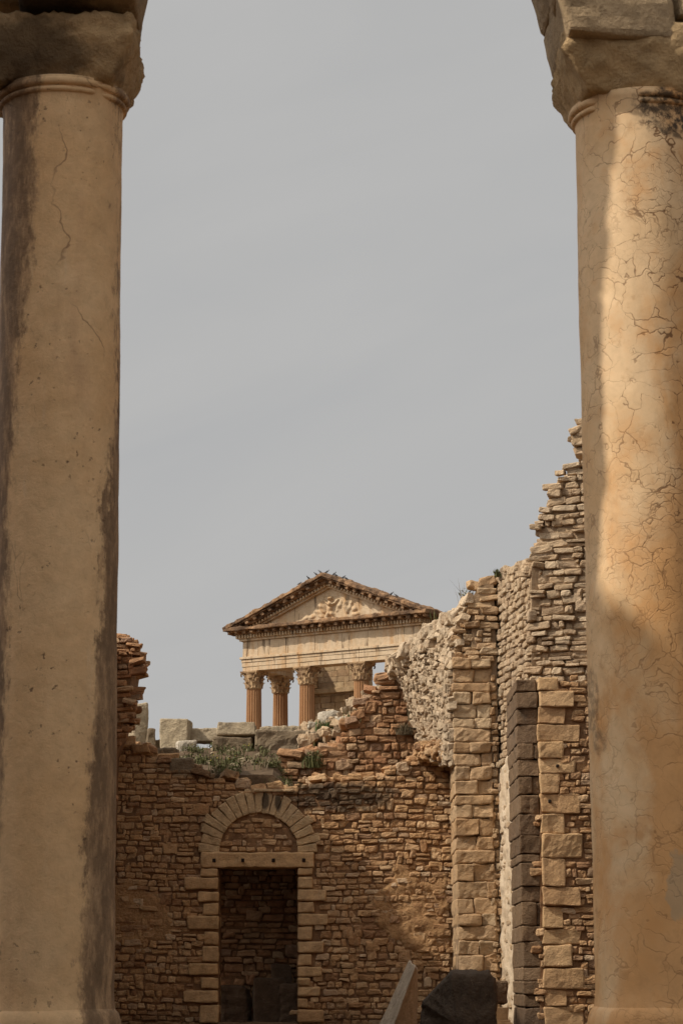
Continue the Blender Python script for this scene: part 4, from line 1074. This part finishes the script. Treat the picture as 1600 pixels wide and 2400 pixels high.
# birds on the roof
m_bird = plain_mat('bird_grey', (.085,.085,.09), (.13,.13,.135), 30., .2)
def bird(label, zx, zy_, face, first=[None]):
    px, py = 500+zx/2.6133, 1310+zy_/2.6133
    # stand it on the roof line
    q = PP(px, py, T(Wd/2, -ov+.12, 0), -tw); u = float((q-T0)@tu)
    s = u+ov if u < Wd/2 else Wd+ov-u
    foot = T(u, -ov+.12, zTip+sl_*s+.03)
    if first[0] is None:
        mb = MB(); pr = [(-.11,.006),(-.09,.016),(-.05,.022),(-.02,.036),(.02,.043),(.05,.038),(.075,.024),(.088,.021),(.105,.025),(.122,.019),(.132,.006),(.150,.002)]
        n = 12; v = []
        for t, r in pr:
            bz = .085+.35*t if t < .06 else .106+.95*(t-.06)
            if t > .12: bz = .163-.25*(t-.12)
            for k in range(n):
                a = 2*math.pi*k/n; v.append((t*.82, r*math.cos(a), bz+r*math.sin(a)))
        f = [[i*n+k, i*n+(k+1) % n, (i+1)*n+(k+1) % n, (i+1)*n+k] for i in range(len(pr)-1) for k in range(n)]+[list(range(n)), [(len(pr)-1)*n+k for k in range(n)][::-1]]
        mb.add(v, f)
        for s_ in (-1,1): box(mb, (-.004, s_*.018-.004, -.01), (.004, s_*.018+.004, .06))
        o = mb.build('bird', m_bird, smooth=True, loc=(0,0,0)); first[0] = o
    else:
        o = first[0].copy(); COL.objects.link(o)
    o.location = Vector(foot); o.rotation_euler = (0,0,face); o.scale = (1.15,1.15,1.15)
    return tag(o, label, 'bird', 'birds perched along the pediment')
bird('dark bird lowest on the left slope of the pediment, wings part open', 525,138, .5)
bird('dark bird halfway between the lowest left bird and the peak', 585,106, -2.6)
bird('dark bird just left of the pediment peak', 630,84, 2.9)
bird('dark bird standing on the very peak of the pediment', 655,72, 2.5)
bird('dark bird first to the right of the pediment peak', 693,82, .3)
bird('dark bird second right of the peak, upper of a close pair', 736,88, -.4)
bird('dark bird third right of the peak, lower of a close pair', 750,96, 2.8)
bird('dark bird left of a close pair further down the right slope', 793,108, .2)
bird('dark bird right of a close pair further down the right slope', 815,116, -2.9)
bird('dark bird upper of the two low on the right slope', 1087,212, .3)
bird('dark bird lower of the two low on the right slope', 1121,226, 2.7)

# ------------------------------------------------------------------ plants
def blades(mb, c, n, h, spread, lean=.35, wd=.010, mat=0):
    for _ in range(n):
        b0 = np.asarray(c)+np.array([rng.normal()*spread, rng.normal()*spread, 0]); hh = h*rng.uniform(.45,1.1)
        a = rng.uniform(0, 6.28); d = np.array([math.cos(a), math.sin(a), 0]); s = np.array([-d[1], d[0], 0])*wd*rng.uniform(.6,1.2)
        l = lean*rng.uniform(.2,1.2)*hh
        p1 = b0+d*l*.35+tz*hh*.55; p2 = b0+d*l+tz*hh
        mb.add([b0-s, b0+s, p1+s*.8, p1-s*.8, p2], [[0,1,2,3],[3,2,4]], mat)
def leaves(mb, c, n, r, sz, mat=0):
    for _ in range(n):
        d = rng.normal(size=3); d /= np.linalg.norm(d); p = np.asarray(c)+d*np.array(r)*rng.random()**.5
        U = rng.normal(size=3); U /= np.linalg.norm(U); V_ = np.cross(U, rng.normal(size=3)); V_ /= np.linalg.norm(V_)+1e-9; k = sz*rng.uniform(.5,1.3)
        mb.add([p-U*k*1.6, p+V_*k*.6, p+U*k*1.6, p-V_*k*.6], [[0,1,2,3]], mat)
def surf(px):     # a point on the bank under a pixel column/row
    pass
mb = MB()
ok = [p for p in bankv if p[0] < -.35]
for _ in range(300):
    p = ok[rng.integers(len(ok))]
    if p[0] < -2.5: continue
    wgt = math.exp(-((p[0]+1.55)/.75)**2)
    if rng.random() > wgt: continue
    if rng.random() < .6: leaves(mb, p+[0,0,.04], 40, (.11,.09,.06), .016, 0)
    blades(mb, p, 10, .14, .05, .6, .006, 0 if rng.random() < .7 else 1)
    if rng.random() < .12: leaves(mb, p+[0,0,.10], 4, (.1,.08,.03), .008, 2)
tag(mb.build('weeds', [m_grass, m_dry, m_yel]), 'low weeds with yellow flowers covering the earth bank', 'weeds', kind='stuff')
def plant(name, label, cat, px, py, Y, h, n, sp, mats, leafn=0, lr=(.1,.1,.08), lean=.4, wd=.008, group=None):
    mb = MB(); c = P(px, py, Y); blades(mb, c, n, h, sp, lean, wd, 0)
    if leafn: leaves(mb, c+tz*h*.5, leafn, lr, .016, 1 if len(mats) > 1 else 0)
    return tag(mb.build(name, mats), label, cat, group)
plant('grass_tuft', 'bright green grass tuft growing beside the white rocks', 'grass', 760,1714,35.5,.17,240,.07,[m_fresh], lean=.4)
plant('weed', 'leafy green weed on top of the orange wall under the broken rubble heap', 'plant', 826,1694,34.75,.2,50,.05,[m_grass], 80,(.10,.08,.1))
plant('dry_bush', 'grey tangle of dead twigs clinging to the orange wall beside the vault', 'dry bush', 948,1722,34.6,.22,190,.05,[m_dry], lean=.9, wd=.004)
plant('dry_bush', 'hanging dry plant above the grey twig tangle', 'dry bush', 966,1690,34.55,.28,90,.04,[m_dry], lean=.4, wd=.004)
plant('weed', 'tall thin stalks leaning over the top of the broken vault', 'plant', 1092,1425,31.9,.38,26,.05,[m_dry, m_grass], 30,(.12,.1,.08), lean=.7, wd=.005)
plant('weed', 'low green growth on the crest of the broken vault', 'plant', 1062,1456,32.4,.14,90,.12,[m_grass], 150,(.2,.1,.07))
plant('weed', 'bushy dark weed growing out of the orange wall below the squat block', 'plant', 733,1800,34.55,.26,90,.07,[m_grass], 160,(.14,.08,.14))
plant('weed', 'dark weeds in the corner under the short stained block', 'plant', 735,1762,35.2,.2,60,.08,[m_grass], 120,(.12,.08,.1))
plant('weed', 'dark weed hanging over the crown of the walled arch', 'plant', 640,1846,33.5,.2,80,.12,[m_grass], 150,(.24,.1,.08))
plant('weed', 'small weed on the pale rubble crest of the oblique wall', 'plant', 1164,1352,31.3,.12,34,.03,[m_grass], 40,(.05,.05,.05))

# ------------------------------------------------------------------ light, sky, camera
w = bpy.data.worlds.new('World'); scene.world = w; w.use_nodes = True
nt = w.node_tree; bg = nt.nodes['Background']; g = G(nt)
sky = g.n('ShaderNodeTexSky', sky_type='NISHITA'); sky.sun_disc = False
sky.sun_elevation = SUN_E; sky.sun_rotation = math.atan2(SUN[0], SUN[1]); sky.dust_density = 4.; sky.air_density = 1.2; sky.altitude = 500
hs_ = g.n('ShaderNodeHueSaturation'); hs_.inputs['Saturation'].default_value = .05; g.L(sky.outputs[0], hs_.inputs['Color'])
tc = g.n('ShaderNodeTexCoord')
rt = g.n('ShaderNodeVectorRotate', rotation_type='Y_AXIS'); g.L(tc.outputs['Generated'], rt.inputs['Vector']); rt.inputs['Angle'].default_value = .35
cl_ = g.noise(g.vscale(rt.outputs[0], (1.,1.,4.)), 3.6, 6, .5, .6)
veil = g.ramp(cl_, [(.32,(4.5,4.53,4.56)),(.5,(4.75,4.74,4.70)),(.68,(5.0,4.96,4.9))])
c = g.mix(.88, hs_.outputs[0], veil)
dt = g.n('ShaderNodeVectorMath', operation='DOT_PRODUCT'); g.L(tc.outputs['Generated'], dt.inputs[0]); dt.inputs[1].default_value = tuple(SUN)
glow = g.mr(dt.outputs['Value'],   .30, 1.0, 1.0, 3.2)
vm = g.n('ShaderNodeVectorMath', operation='SCALE'); g.L(c, vm.inputs[0]); g.L(glow, vm.inputs['Scale'])
g.L(vm.outputs[0], bg.inputs['Color']); bg.inputs['Strength'].default_value = .1
sd = bpy.data.lights.new('sun', 'SUN'); sd.energy = 3.9; sd.angle = R_(.9); sd.color = (1., .93, .82)
so = bpy.data.objects.new('sun', sd); COL.objects.link(so); so.location = (-20,-5,30)
so.rotation_euler = Vector(-SUN).to_track_quat('-Z', 'Y').to_euler()
cd = bpy.data.cameras.new('camera'); co = bpy.data.objects.new('camera', cd); COL.objects.link(co)
cd.sensor_fit = 'VERTICAL'; cd.sensor_height = 36; cd.lens = 36*F/2400; cd.clip_end = 6000
co.location = Vector(CAM); co.rotation_euler = (math.pi/2+TH, 0, 0)
cd.dof.use_dof = True; cd.dof.focus_distance = 38; cd.dof.aperture_fstop = 13
scene.camera = co
vs = scene.view_settings; vs.view_transform = 'Standard'; vs.look = 'None'; vs.exposure = 0; vs.gamma = 1
